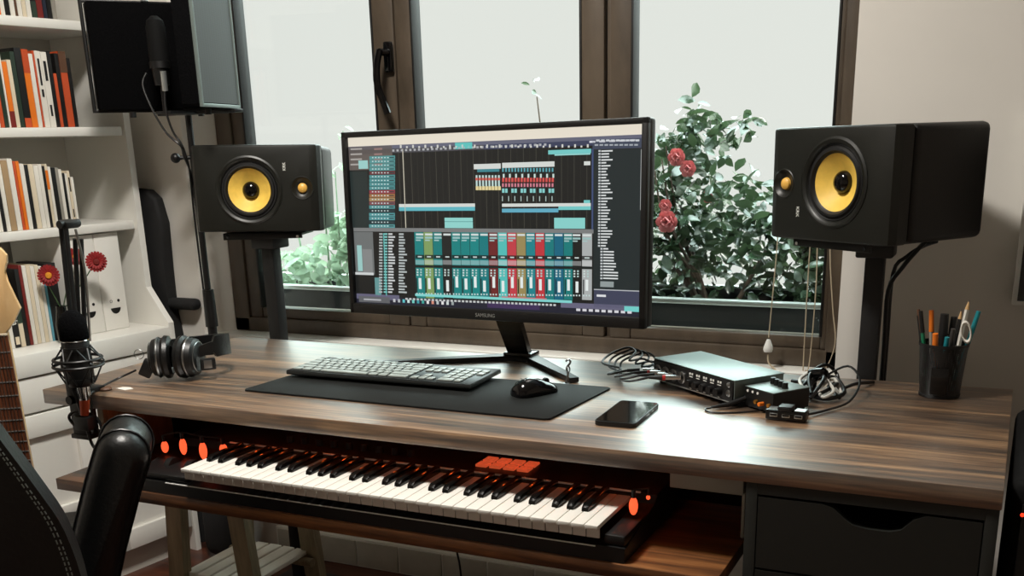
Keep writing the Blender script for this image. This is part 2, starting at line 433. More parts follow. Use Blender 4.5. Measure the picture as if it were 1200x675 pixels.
sp_ = thing('leafy_sapling', 'thin sapling with a few faint leaves seen above the monitor through the middle pane', 'plant', (-1.40, 1.62, -.20))
m = MB(); m.tube([(0, 0, 0), (.02, 0, .4), (-.02, 0, .8)], .006, 6, taper=.002); m.build('trunk', 'bark', sp_)
m = MB(); leaf_blob(m, [((-.03, 0, .82), (.05, .04, .05)), ((0, 0, .7), (.05, .04, .06))], 8, .03, rng); m.build('foliage', 'leaf', sp_)

# ------------------------------------------------------------------ desk
X0, D, T = -1.86, .635, .03
dk = thing('desk', 'long rustic brown wooden desk spanning the room under the window', 'desk', (-.93, .32, FL))
m = MB(); m.box((0, -.0025, DZ-T/2), (1.86, D+.005, T), None, .0015); m.build('tabletop', 'desk', dk)
# trestle under the left end
tr = thing('trestle', 'pale wooden A-frame trestle with slatted shelf under the left end of the desk', 'trestle', (-1.735, .43, FL))
H = DZ-T
def leg(y, sx):
    m = MB(); d = Vector((sx*.145, 0, 0)); top = Vector((sx*.072, y, H-.03)); bot = Vector((sx*.128, y, 0))
    w2 = .024
    m.prism([(top.x-w2, top.z), (top.x+w2, top.z), (bot.x+w2, bot.z), (bot.x-w2, bot.z)], -.014, .014, TR(0, y, 0) @ RX(PI/2))
    return m.build('leg', 'pine', tr)
for y in (-.12, .13):
    leg(y, -1); leg(y, 1)
m = MB(); m.box((0, .005, H-.02), (.19, .31, .04), None, .004); m.build('top_beam', 'pine', tr)
zs = .165
for y in (-.09, .10):
    m = MB(); m.cyl((-.135, y, zs), (.135, y, zs), .012, seg=12); m.build('dowel', 'pine', tr)
sl = None
for k in range(5):
    loc = (-.086+k*.043, .005, zs+.018)
    if sl is None: m = MB(); m.box((0, 0, 0), (.036, .24, .012), None, .002); sl = m.build('slat', 'slat', tr); sl.location = loc
    else: copy_part(sl, tr, loc)
# sliding keyboard shelf hung under the top
ks = thing('keyboard_tray', 'wooden sliding tray under the desk carrying the music keyboard', 'tray', (-1.08, .1, -.192))
m = MB(); m.box((0, 0, .012), (1.40, .345, .024), None, .0012); m.build('tray_board', 'shelfwood', ks)
for (x, y, w_, l_) in [(.64, .02, .14, 'grey')]:
    m = MB(); m.box((.635, -.0, .192-.03-.0285), (.125, .018, .055), None, .002); m.box((.694, .09, .093), (.006, .16, .138), None, .002); m.build('hanger', 'railgrey', ks)
m = MB(); m.box((-.69, .06, .093), (.018, .2, .138), None, .002); m.build('hanger', 'pine', ks)
m = MB(); m.box((0, .169, .093), (1.40, .006, .138)); m.build('back_board', 'blackgloss', ks)
# drawer unit under the right end
al = thing('drawer_unit', 'dark grey drawer unit with cut-out handles under the right end of the desk', 'drawer unit', (-.18, .29, FL))
HW = .178
m = MB()
for s_ in (-1, 1): m.box((s_*(HW-.009), 0, H/2), (.018, .58, H), None, .001)
m.box((0, 0, H-.009), (2*HW-.036, .58, .018)); m.box((0, 0, .03), (2*HW-.036, .57, .03)); m.box((0, .283, H/2), (2*HW-.036, .012, H-.02))
m.build('carcass', 'alexgrey', al)
zt = H-.022; dh = .117
for k in range(5):
    z1 = zt-k*(dh+.004); z0 = z1-dh; a = HW-.0195
    cut = [(-.068, 0), (-.052, -.004), (-.034, -.02), (-.022, -.028), (0, -.031), (.03, -.031), (.046, -.026), (.062, -.008), (.078, 0)]
    poly = [(-a, z0), (a, z0), (a, z1)] + [(x+.005, z1+dz) for x, dz in cut[::-1]] + [(-a, z1)]
    m = MB(); m.prism(poly, 0, .016, TR(0, -.274, 0) @ RX(PI/2))
    dr = m.build('drawer', 'alexgrey', al)
    m = MB(); m.box((0, -.0, (z0+z1)/2-.012), (2*a-.02, .5, dh-.045)); m.build('drawer_box', 'blackmatte', dr)

# ------------------------------------------------------------------ monitor
mo = thing('computer_monitor', 'wide black monitor showing music software in the middle of the desk', 'monitor', (-.99, .50, 0))
W_, H_ = .715, .386
MX = TR(-1.0058+.99, .4143-.50, .3153) @ RZ(-.0926) @ RX(-.0433*-1 if False else -.0433) @ RY(-.0136)
m = MB(); bz = .0115
hw, hh = W_/2, H_/2
m.box((0, .024, 0), (W_, .028, H_), None, .006)
for args in (((0, .004, hh-bz/2), (W_, .016, bz)), ((0, .004, -hh+.011), (W_, .016, .022)), ((-hw+bz/2, .004, 0), (bz, .016, H_)), ((hw-bz/2, .004, 0), (bz, .016, H_))): m.box(args[0], args[1], None, .0015)
m.box((0, .05, -.02), (.4, .035, .22), None, .012)
o = m.build('casing', 'black', mo); o.matrix_local = MX
# display picture: laid out on a design sheet whose corners map to the lit area
src = np.array([(18, 66), (872, 27), (866, 612), (46, 578)], float); A = []
for (x, y), (uu, vv) in zip(src, [(0, 0), (1, 0), (1, 1), (0, 1)]):
    A.append([x, y, 1, 0, 0, 0, -uu*x, -uu*y]); A.append([0, 0, 0, x, y, 1, -vv*x, -vv*y])
hm = np.linalg.solve(np.array(A), np.array([0, 0, 1, 0, 1, 1, 0, 1], float))
def S(x, y):
    d = hm[6]*x+hm[7]*y+1
    return (hm[0]*x+hm[1]*y+hm[2])/d, (hm[3]*x+hm[4]*y+hm[5])/d
SW0, SW1, SH0, SH1 = -hw+bz, hw-bz, hh-bz, -hh+.022
sb = bmesh.new(); cl = sb.loops.layers.float_color.new('pixels')
lay = [0]
def rect(u0, v0, u1, v1, col, z=None):
    lay[0] += 1
    y = .0058-(z if z is not None else 1)*.00012
    pts = [(SW0+(SW1-SW0)*a, y, SH0+(SH1-SH0)*b_) for a, b_ in ((u0, v0), (u0, v1), (u1, v1), (u1, v0))]
    fc = sb.faces.new([sb.verts.new(p) for p in pts]); c = lin(col)+(1,)
    for l in fc.loops: l[cl] = c
def cr(x0, y0, x1, y1, col, z=1):
    xm, ym = (x0+x1)/2, (y0+y1)/2
    rect(S(x0, ym)[0], S(xm, y0)[1], S(x1, ym)[0], S(xm, y1)[1], col, z)
rect(0, 0, 1, 1, (15, 18, 18), 0)
rect(0, 0, 1, .052, (228, 220, 204), 1); rect(0, .052, 1, .072, (96, 98, 116), 1); rect(.5, .072, 1, .098, (52, 58, 84), 1); rect(0, .072, .5, .098, (70, 70, 76), 1)
rect(.40, .055, .46, .09, (90, 190, 185), 2)
rg = random.Random(5)
for k in range(34): rect(.17+k*.016, .078, .17+k*.016+.008, .09, (170, 172, 176), 2)
for k in range(5): rect(.84+k*.03, .074, .84+k*.03+.018, .084, (210, 212, 220), 2)
cr(20, 92, 150, 165, (94, 86, 82), 1); cr(22, 170, 80, 345, (27, 40, 40), 1)
for k in range(4):
    cr(26, 98+k*16, 60, 103+k*16, (165, 160, 156), 2); cr(96, 98+k*16, 120, 103+k*16, (150, 120, 116), 2)
cr(50, 136, 78, 162, (150, 200, 196), 3)
tc_ = [(96, 176, 176)]*4+[(120, 60, 66)]+[(90, 170, 172)]*4+[(176, 70, 84)]+[(190, 130, 80), (200, 160, 110)]+[(150, 90, 96), (90, 170, 172), (30, 60, 66), (96, 180, 184), (90, 172, 178), (30, 60, 66), (100, 180, 182)]
for k, c_ in enumerate(tc_):
    y = 122+k*11.8; cr(82, y, 158, y+10.6, tuple(int(v*.82) for v in c_), 2)
    for j in range(6): cr(90+j*9, y+3.5, 94+j*9, y+7, (196, 214, 214), 3)
    cr(141, y+3.5, 155, y+6.5, (30, 50, 54), 3)
for k in range(31): cr(172+k*18, 98, 172.9+k*18, 345, (46, 46, 40) if k % 2 else (86, 84, 74), 1)
for k in range(31): cr(172+k*18, 92 if k % 2 else 88, 177+k*18, 98, (206, 206, 200), 2)
cr(184, 100, 186.5, 345, (196, 190, 172), 2)
CY, WH = (112, 196, 194), (208, 212, 208)
cr(602, 104, 724, 117, CY, 2); cr(620, 117, 722, 121, (150, 210, 206), 2)
cr(388, 147, 466, 163, WH, 2); cr(470, 142, 620, 158, WH, 2); cr(398, 163, 462, 172, (56, 130, 140), 2)
for k in range(8):
    x = 394+k*9.2
    cr(x, 182, x+5, 216, (188, 214, 210), 2); cr(x-1, 190, x+6, 198, (206, 96, 84), 3); cr(x, 216, x+8, 228, (222, 206, 150), 2)
for k in range(17):
    x = 470+k*8.9
    cr(x, 160, x+4.6, 172, (86, 160, 170), 2); cr(x, 190, x+6, 203, (204, 78, 74), 2); cr(x, 207, x+5, 218, (206, 124, 140), 2)
    if k % 2 == 0: cr(x+2, 178, x+7, 190, (196, 216, 210), 2); cr(x, 246, x+2.5, 262, (170, 190, 186), 2)
    if k % 3 != 2: cr(x, 223, x+7, 236, (130, 200, 198), 2)
cr(170, 270, 392, 280, WH, 2); cr(170, 280, 392, 292, (92, 178, 190), 2); cr(304, 313, 386, 345, (140, 206, 200), 2); cr(304, 324, 386, 326, (90, 150, 150), 3)
cr(470, 268, 724, 278, WH, 2); cr(470, 284, 632, 296, (92, 166, 190), 2); cr(632, 276, 724, 288, CY, 2); cr(620, 312, 708, 345, (132, 204, 198), 2); cr(704, 140, 722, 152, WH, 2); cr(704, 258, 722, 268, CY, 2)
cr(728, 72, 872, 102, (58, 66, 84), 2); cr(726, 102, 731, 350, (58, 74, 112), 2); cr(732, 104, 870, 530, (25, 36, 38), 1)
for k in range(9): cr(738+k*14, 74, 748+k*14, 80, (200, 204, 208), 3); cr(734+k*14, 88, 744+k*14, 93, (160, 166, 172), 3)
for k in range(44):
    y = 106+k*9; L_ = rg.choice((14, 18, 22, 26, 32)) if k < 34 else rg.choice((30, 36, 42)); x = 745 if k < 33 else 752
    cr(x, y, x+6, y+5.4, (190, 196, 198), 3); cr(x+8, y+.6, x+8+L_, y+4.8, (214, 218, 218), 3)
cr(752, 505, 790, 522, (140, 150, 150), 3); cr(864, 104, 867, 288, (176, 180, 180), 3); cr(734, 530, 866, 533, (176, 180, 184), 3); cr(734, 533, 868, 586, (58, 62, 84), 2); cr(742, 545, 768, 552, (214, 216, 220), 3)
# mixer
cr(36, 346, 732, 358, (118, 120, 120), 2); cr(40, 358, 96, 490, (104, 108, 108), 2); cr(48, 400, 62, 480, (150, 196, 192), 3); cr(64, 412, 92, 484, (128, 130, 130), 3); cr(42, 484, 96, 492, (200, 204, 204), 3)
cr(97, 358, 218, 560, (17, 19, 19), 1)
for k in range(21):
    y = 362+k*9
    cr(112, y, 122, y+5, (170, 178, 178), 3); cr(126, y, 136, y+5, (120, 190, 186), 3); cr(139, y, 139+rg.choice((12, 16, 20)), y+5, (200, 204, 204), 3); cr(170, y, 170+rg.choice((14, 18, 24)), y+5, (176, 184, 184), 3)
cr(128, 362, 131, 555, (90, 176, 170), 3); cr(100, 500, 118, 555, (96, 146, 146), 2)
TE = (12, 124, 122)
cols = [TE, (122, 152, 92), (10, 118, 116), (24, 28, 28), TE, TE, (12, 128, 126), (10, 116, 120), (104, 32, 34), (78, 184, 178), (188, 58, 68), (148, 132, 84), (20, 126, 134), (186, 50, 58), (10, 116, 118), (8, 96, 122), (12, 118, 116), (16, 20, 20), (166, 170, 170)]
for k, c_ in enumerate(cols):
    x0 = 219+k*26.8; x1 = x0+25.6
    if k == 17: x0, x1 = 672, 698
    if k == 18: x0, x1 = 700, 728
    cr(x0, 358, x1, 562, c_, 1)
    cr(x0+1, 362, x1-3, 368, (206, 214, 212), 2)
    if k % 4 != 3: cr(x0+1, 372, x1-3, 378, (150, 186, 184), 2); cr(x0+1, 381, x0+15, 385, (160, 190, 188), 2)
    cr(x0, 428, x1, 440, tuple(int(v*.35) for v in c_), 2); cr(x0+7, 432, x1-7, 436, (190, 204, 202), 3)
    cr(x0, 444, x1, 458, tuple(int(v*.45+110) for v in c_), 2); cr(x0, 460, x1, 468, (16, 24, 24), 2)
    for j in range(3): cr(x0+4, 472+j*8, x0+9, 477+j*8, (196, 210, 206), 3); cr(x0+14, 472+j*8, x0+19, 477+j*8, (170, 196, 192), 3)
    fy = 494+rg.choice((0, 6, 12)); cr(x0+10, fy, x0+18, fy+34, (222, 230, 228), 3); cr(x0+3, 500, x0+6, 545, (20, 30, 30), 3)
    for j in range(3): cr(x0+3+j*8, 546, x0+7+j*8, 551, (190, 206, 204), 3)
cr(219, 556, 672, 564, (124, 206, 202), 3); cr(470, 556, 600, 561, (190, 110, 116), 3)
cr(46, 552, 172, 568, (96, 94, 118), 2); cr(640, 574, 868, 590, (98, 96, 120), 2); cr(820, 580, 868, 596, (110, 200, 196), 3)
for k in range(40): cr(190+k*11, 562+k*.35, 197+k*11, 568+k*.35, (190, 194, 194), 3)
rect(0, .955, 1, 1, (26, 28, 44), 1); rect(.5, .958, .68, .99, (58, 42, 82), 2); rect(0.01, .958, .135, .995, (92, 94, 98), 3); rect(.03, .972, .1, .982, (170, 172, 176), 4)
ic = [(190, 192, 196), (170, 176, 180), (90, 190, 196), (196, 220, 216), (110, 200, 190), (60, 150, 160), (60, 160, 150), (224, 224, 224), (210, 140, 120), (180, 190, 190), (222, 222, 222), (200, 210, 208), (150, 160, 160)]
for k, c_ in enumerate(ic): rect(.148+k*.0185, .966, .148+k*.0185+.009, .986, c_, 3)
for k in range(9): rect(.80+k*.02, .97, .80+k*.02+.013, .984, (206, 206, 212), 3)
me = bpy.data.meshes.new('screen'); sb.to_mesh(me); sb.free(); me.materials.append(M['screen'])
o = bpy.data.objects.new('screen', me); C.objects.link(o); o.parent = mo; o.matrix_local = MX; part(o, 'lit display with coloured mixer channels and track lanes')
o = text_mesh('SAMSUNG', 'logo', .0105, 'silver', mo, RX(PI/2)); o.matrix_local = MX @ TR(0, -.0042, -hh+.010); part(o, 'small silver lettering')
# neck and V foot
m = MB()
m.prism([(-.026, 0), (.026, 0), (.03, .15), (-.03, .15)], -.008, .008, TR(-.026, .095, .012) @ RX(PI/2) @ RX(.55))
m.box((-.026, .1, .014), (.07, .05, .012), None, .004)
m.build('neck', 'blackgloss', mo)
m = MB()
P = [Vector((-.285, -.07, 0)), Vector((-.05, .075, 0)), Vector((0, .075, 0)), Vector((.17, -.09, 0)), Vector((.185, -.075, 0)), Vector((.015, .105, 0)), Vector((-.065, .105, 0)), Vector((-.295, -.055, 0))]
m.prism([(p.x, p.y) for p in P], 0.001, .012, None, .002)
m.build('foot', 'blackmetal', mo)

# ------------------------------------------------------------------ speakers on stands
def speaker(label, cx, cy, cz, ya, tilt, roll_, flip):
    t = thing('studio_speaker', label, 'speaker', (cx, cy, cz), group='yellow coned studio speakers')
    t.rotation_euler = (RZ(ya) @ RX(tilt) @ RY(-roll_)).to_euler()
    F = RY(PI) if flip else Matrix.Identity(4)
    w, h_, d = .319, .21, .25
    m = MB(); m.box((0, .052+(d-.052)/2, 0), (w, d-.052, h_), None, .014, 3); m.build('cabinet', 'vinyl', t)
    # front shell: chamfered ends, flat face, with a groove behind it
    m = MB()
    prof = [(-w/2, .045), (-w/2, .02), (-w/2+.008, .007), (-w/2+.026, 0), (w/2-.026, 0), (w/2-.008, .007), (w/2, .02), (w/2, .045)]
    m.prism(prof, -h_/2, h_/2, None, .006, 3); o = m.build('front_shell', 'baffle', t)
    wx, wz = -.5*w+.44*w, -.004; tx = -.5*w+.855*w
    Fm = RY(PI) if flip else Matrix.Identity(4)
    k_ = MB(); p = Fm @ Vector((wx, 0, wz)); q = Fm @ Vector((tx, 0, 0)); k_.cyl((p.x, -.05, p.z), (p.x, .038, p.z), .0715, seg=48)
    k2 = MB(); k2.cyl((q.x, -.05, q.z), (q.x, .008, q.z), .0255, seg=32)
    for cut in (k_.build('cut', 'baffle', t), k2.build('cut', 'baffle', t)):
        md = o.modifiers.new('b', 'BOOLEAN'); md.operation = 'DIFFERENCE'; md.object = cut; md.solver = 'EXACT'
        bpy.context.view_layer.update()
        nm = bpy.data.meshes.new_from_object(o.evaluated_get(bpy.context.evaluated_depsgraph_get())); o.modifiers.clear(); o.data = nm; bpy.data.objects.remove(cut)
    o.data.polygons.foreach_set('use_smooth', [abs(p_.normal.y) < .985 and p_.area < .002 for p_ in o.data.polygons]); o.data.set_sharp_from_angle(angle=math.radians(25))
    m = MB(); m.box((0, .048, 0), (w-.012, .012, h_-.012)); m.build('groove', 'blackmatte', t)
    wx, wz = -.5*w+.44*w, -.004
    front = lambda x, z: F @ TR(x, 0, z) @ RX(PI/2)
    m = MB(); m.lathe([(.0715, -.002), (.0835, -.001), (.0835, .0015), (.079, .0035), (.074, .002), (.0705, -.002), (.0705, -.012), (.0715, -.012)], front(wx, wz), 48); o = m.build('woofer', 'baffle', t)
    m = MB(); m.lathe([(.071, -.004), (.069, -.001), (.0675, -.003), (.065, -.003), (.062, .001), (.058, .0012), (.0555, -.003), (.053, -.005)], front(wx, wz), 48); m.build('surround', 'rubber', o)
    m = MB(); m.lathe([(.0555, -.0035), (.046, -.010), (.036, -.0175), (.028, -.0225), (.019, -.027)], front(wx, wz), 48)
    part(m.build('cone', 'cone', o), 'yellow woven cone')
    m = MB(); m.lathe([(.0212, -.0262), (.0205, -.021), (.017, -.0155), (.010, -.0115), (0, -.0102)], front(wx, wz), 32); part(m.build('dust_cap', 'blackgloss', o), 'glossy black dust cap')
    m = MB(); m.lathe([(.029, .0002), (.0275, .0016), (.0255, .0012), (.021, -.0035), (.0155, -.0062), (.0118, -.0066), (0, -.0066)], front(tx, .0), 32); o = m.build('tweeter', 'baffle', t)
    m = MB(); m.lathe([(.0122, -.0064), (.0108, -.002), (.0065, .0012), (0, .0022)], front(tx, .0), 24); part(m.build('dome', 'dome', o), 'small yellow dome')
    o = text_mesh('KRK', 'logo', .0105, 'white', t, F @ TR(-.5*w+.725*w, -.0006, .052) @ RY(-PI/2) @ RX(PI/2)); part(o, 'small white emblem')
    m = MB(); m.box((.0, d+.001, 0), (w-.06, .004, h_-.05), None, .001); m.build('rear_panel', 'black', t)
    return t
def stand(label, px, py, top, cx, cy, ya, tilt, roll_):
    t = thing('speaker_stand', label, 'speaker stand', (px, py, FL), group='black speaker stands behind the desk')
    m = MB(); m.box((0, 0, .009), (.18, .16, .014), None, .004); m.build('base_plate', 'blackmetal', t)
    m = MB(); m.box((0, 0, (top+DZ)/2), (.036, .036, top+DZ-.02), None, .003); m.build('pole', 'blackmetal', t)
    m = MB()
    mx = TR(cx-px, cy-py, top+DZ) @ (RZ(ya) @ RX(tilt) @ RY(-roll_))
    m.box((0, 0, 0), (.2, .2, .006), mx, .001)
    o = None
    bm_ = m
    bm_.box(mx @ Vector((0, -.097, -.005)), (.2, .006, .014), (RZ(ya) @ RX(tilt)), .001)
    bm_.build('top_plate', 'blackmetal', t)
    m = MB()
    for sx in (-.088, .088):
        p = mx @ Vector((sx, -.1, -.006)); q = mx @ Vector((sx, -.103, -.006)); m.cyl(p, q, .0035, seg=10)
    m.build('screw', 'chrome', t)
    m = MB(); m.box((0, 0, top+DZ-.02), (.07, .07, .028), None, .004); m.build('collar', 'blackmetal', t)
def offset(ya, s_): return (-math.sin(ya)*s_, math.cos(ya)*s_)
lx, ly, lz, la = -1.7524, .6379, .3785, .4792
speaker('black studio speaker with yellow cone on a stand left of the monitor', lx, ly, lz, la, -.042, -.0181, False)
ox, oy = offset(la, .12); stand('black pole stand holding the speaker left of the monitor', -1.775, .70, lz-.118, lx+ox, ly+oy, la, -.042, -.0181)
rx, ry, rz_, ra = -.3594, .5675, .3829, -.629
speaker('black studio speaker with yellow cone on a stand right of the monitor', rx, ry, rz_, ra, .0034, .0081, True)
ox, oy = offset(ra, .12); stand('black pole stand holding the speaker right of the monitor', -.272, .672, rz_-.1085, rx+ox, ry+oy, ra, .0034, .0081)
cb = MB()
cb.tube([(-.185, .70, .268), (-.20, .71, .250), (-.225, .71, .215), (-.247, .705, .17), (-.246, .70, .06), (-.246, .70, -.12), (-.25, .71, -.35)], .0045)
tag(cb.build('speaker_cable', 'cable'), 'black cable curving from the right speaker down its stand pole', 'cable', 'cables of the right speaker')
cb = MB()
cb.tube([(-.165, .71, .268), (-.19, .725, .257), (-.22, .73, .235), (-.243, .725, .20), (-.243, .722, .05), (-.243, .722, -.15), (-.25, .74, -.35)], .004)
tag(cb.build('speaker_cable', 'cable'), 'second thin black cable looping below the right speaker beside the pole', 'cable', 'cables of the right speaker')

# ------------------------------------------------------------------ desk things
# mouse pad
mp_ = MB()
mp_.prism([(-1.425, .128), (-.752, .124), (-.742, .130), (-.722, .385), (-.730, .393), (-1.40, .385), (-1.411, .375), (-1.430, .136)], .0006, .0042, None, .0008)
tag(mp_.build('desk_pad', 'pad'), 'large thin black desk pad under the computer keyboard and mouse', 'desk pad')
# computer keyboard
kb = thing('computer_keyboard', 'slim grey computer keyboard with pale keys on the black desk pad', 'keyboard', (-1.191, .255, .0045), math.radians(.8))
KW, KD, TL = .444, .145, math.radians(.8)
m = MB(); m.box((0, KD/2, .006), (KW, KD, .008), RX(0), .002); o = m.build('body', 'kbbody', kb); o.matrix_local = TR(0, 0, .004) @ RX(TL)
m = MB(); m.box((0, KD/2, .0105), (KW-.002, KD-.002, .0015), None, .0005); o = m.build('top_plate', 'blackmetal', kb); o.matrix_local = TR(0, 0, .004) @ RX(TL)
for sx in (-1, 1):
    m = MB(); m.box((sx*.19, KD-.02, .004), (.03, .012, .007), None, .002); m.build('foot', 'black', kb)
U = .0190
rows = [
 (0, [1.25, 1.25, 1.25, 6.25, 1.25, 1.25, 2.5], [1, 1, 1], [2, 1]),
 (1, [2.25]+[1]*10+[2.75], [None, 1, None], [1, 1, 1]),
 (2, [1.75]+[1]*11+[2.25], [], [1, 1, 1]),
 (3, [1.5]+[1]*12+[1.5], [1, 1, 1], [1, 1, 1, 1]),
 (4, [1]*13+[2], [1, 1, 1], [1, 1, 1, 1]),
 (5, [1, None]+[1]*4+[-.5]+[1]*4+[-.5]+[1]*4, [], [])]
key_cache = {}
nkeys = 0
def key(wu, x, ri):
    global nkeys
    hgt = .0160 if ri < 5 else .0120
    loc = TR(0, 0, .004) @ RX(TL) @ Vector((x, .012+ri*.0215, .0112))
    kk = (round(wu, 2), ri == 5)
    if kk not in key_cache:
        m = MB(); m.box((0, hgt/2+.001, .0014), (wu*U-.0044, hgt+.0002, .0036), None, .0010); o = m.build('key', 'keycap', kb); key_cache[kk] = o
        o.location = loc
    else: o = copy_part(key_cache[kk], kb, loc)
    o.rotation_euler = (TL, 0, 0); nkeys += 1
for ri, a, n, nump in rows:
    for x, blk in ((-.2155, a), (-.2155+15.3*U, n), (-.2155+18.6*U, nump)):
        for k in blk:
            if k is None: x += U
            elif k < 0: x += -k*U
            else: key(k, x+k*U/2, ri); x += k*U
# mouse
mo_ = thing('computer_mouse', 'black computer mouse on the right end of the black desk pad', 'mouse', (-.845, .29, .0045), math.radians(-32)); mo_.scale = (.8, .8, .8)
m = MB()
def body_ring(y, w, h0, hz): return [(w*math.cos(a), y, max(0, h0+hz*math.sin(a)) if math.sin(a) > -.2 else 0) for a in [2*PI*k/20 for k in range(20)]]
rings = [body_ring(y, w_, .004, hz) for y, w_, hz in [(-.058, .012, .008), (-.054, .024, .02), (-.04, .032, .033), (-.015, .034, .038), (.012, .031, .033), (.036, .029, .024), (.052, .026, .016), (.059, .016, .010)]]
vr = [[m.bm.verts.new(p) for p in rg_] for rg_ in rings]
for a, b_ in zip(vr, vr[1:]):
    for k in range(20): m.bm.faces.new([a[k], a[(k+1) % 20], b_[(k+1) % 20], b_[k]])
m.bm.faces.new(vr[0]); m.bm.faces.new(vr[-1][::-1]); m.build('shell', 'blackgloss', mo_, ang=60)
m = MB(); m.cyl((-.004, .034, .026), (.004, .034, .026), .009, seg=16); m.build('scroll_wheel', 'rubber', mo_)
m = MB(); m.box((-.031, -.004, .022), (.006, .022, .008), None, .002); m.box((-.029, .022, .02), (.006, .018, .008), None, .002); m.build('side_button', 'graphite', mo_)
m = MB(); m.tube([(-.012, -.035, .0395), (-.006, -.030, .0412), (0, -.034, .0415), (.006, -.030, .0412), (.012, -.035, .0395)], .0009, 6); part(m.build('logo', 'silver', mo_), 'pale curved emblem')
# phone
ph = thing('smartphone', 'black smartphone lying flat on the desk right of the black pad', 'phone', (-.622, .203, 0), math.radians(2))
m = MB()
def rr(w, h_, r_, n=5):
    out = []
    for cx, cy, a0 in ((w/2-r_, h_/2-r_, 0), (-w/2+r_, h_/2-r_, PI/2), (-w/2+r_, -h_/2+r_, PI), (w/2-r_, -h_/2+r_, 1.5*PI)):
        for k in range(n+1): out.append((cx+r_*math.cos(a0+k*PI/2/n), cy+r_*math.sin(a0+k*PI/2/n)))
    return out
m.prism(rr(.075, .155, .009), .0005, .009, None, .0012); m.build('body', 'black', ph)
m = MB(); m.prism(rr(.071, .151, .007), .009, .0094); m.build('glass_screen', 'phoneglass', ph)
m = MB(); m.box((.0376, .03, .0048), (.0012, .012, .003), None, .0005); m.box((.0376, .0, .0048), (.0012, .02, .003), None, .0005); m.build('side_button', 'steel', ph)

# audio interface
ia = math.atan2(-.152, .202)
itf = thing('audio_interface', 'silver topped black audio interface box with a row of knobs, right of the monitor', 'audio interface', (-.5275, .4515, 0), ia)
IW, ID, IH = .253, .115, .05
m = MB(); m.box((0, 0, .0275), (IW, ID, .041), None, .002); m.build('case', 'black', itf)
m = MB(); m.box((0, .001, .0492), (IW+.002, ID+.004, .002), None, .0008); m.box((IW/2+.0005, 0, .03), (.0015, ID, .038)); m.build('top_cover', 'aluminium', itf)
m = MB(); m.box((0, -ID/2-.001, .0275), (IW-.004, .003, .038), None, .001); fp = m.build('front_panel', 'blackmetal', itf)
m = MB(); m.box((0, -ID/2-.003, .0085), (IW-.006, .002, .0015)); part(m.build('edge_strip', 'silver', fp), 'bright lower edge line')
m = MB()
for k in range(4): m.lathe([(.0125, 0), (.0125, .002), (.0105, .003), (.0100, 0.001), (.004, .001)], TR(-.108+k*.026, -ID/2-.002, .027) @ RX(PI/2), 20)
m.build('combo_jack', 'steel', itf)
kn = None
for k in range(5):
    loc = (.002+k*.0215, -ID/2-.002, .0225)
    if kn is None:
        m = MB(); m.cyl((0, 0, 0), (0, -.012, 0), .0078, .0068, 16); m.box((0, -.0122, .004), (.0012, .001, .006)); kn = m.build('knob', 'black', itf); kn.location = loc
    else: copy_part(kn, itf, loc)
m = MB()
for k in range(5):
    for j in range(2): m.box((-.002+k*.0215+j*.007, -ID/2-.0032, .040), (.004, .001, .004))
    m.box((.001+k*.0215, -ID/2-.0032, .0345), (.010, .001, .0012)); m.box((.001+k*.0215, -ID/2-.0032, .0115), (.006, .001, .0012))
m.build('panel_print', 'white', fp)
m = MB(); m.lathe([(.0065, 0), (.0065, .002), (.0045, .003), (.0035, .001), (0, .001)], TR(.114, -ID/2-.002, .024) @ RX(PI/2), 16); m.lathe([(.005, 0), (.005, .002), (.0035, .003), (0, .001)], TR(.114, -ID/2-.002, .040) @ RX(PI/2), 16); m.build('headphone_jack', 'steel', itf)
for sx in (-1, 1):
    for sy_ in (-1, 1):
        m = MB(); m.cyl((sx*.11, sy_*.045, 0.0002), (sx*.11, sy_*.045, .008), .008, seg=12); m.build('foot', 'rubber', itf)
# four patch cables plugged into the interface front
def loc2w(o, v): return Matrix.Translation((o.location.x, o.location.y, 0)) @ RZ(o.rotation_euler.z) @ Vector(v)
cabdesc = ['nearest the window', 'second from the window end', 'third from the window end', 'nearest the row of knobs']
for k in range(4):
    a = loc2w(itf, (-.108+k*.026, -ID/2-.004, .027)); dirv = (loc2w(itf, (0, -1, 0))-loc2w(itf, (0, 0, 0)))
    dv = Vector((-.86, -.42+.06*k, -.03)).normalized() if True else dirv
    dv = (dirv*.55+Vector((-.8, .1, 0))).normalized()
    t = thing('patch_cable', 'black patch cable with metal plug in the silver box, ' + cabdesc[k], 'cable', (a.x, a.y, a.z), 0, 'patch cables coiled beside the silver audio box')
    e1 = dv*.03; e2 = dv*.062
    m = MB(); m.cyl(dv*.0, e1, .0048, .0052, 14); m.build('plug', 'chrome', t)
    if k in (1, 3): m = MB(); m.cyl(dv*.03, dv*.036, .0056, seg=14); part(m.build('ring', 'red', t), 'red identification ring')
    m = MB(); m.cyl(dv*.036, e2, .005, .003, 12); m.build('sleeve', 'rubber', t)
    zf = -a.z+.004+.007*(3-k)
    base = Vector((-.785-a.x+.012*k, .50-a.y+.005*k, zf))
    j = .004*k
    pts = [e2, dv*.10+Vector((0, 0, -.008)), Vector((-.73-a.x, .47-a.y, zf)), base+Vector((-.0, .01, .0)), base+Vector((.0-j, .05, .010+j*.5)), base+Vector((.03, .08, .022+.003*k)), base+Vector((.052, .07+j, .016)), base+Vector((.05, .035, .004)), base+Vector((.07+j, .06+j*2, .004)), base+Vector((.095, .05, -.0))]
    pts = [Vector((p.x, p.y, max(p.z, -a.z+.003))) for p in pts]
    m = MB(); m.tube(pts, .0024, 7, 5); m.build('lead', 'cable', t)

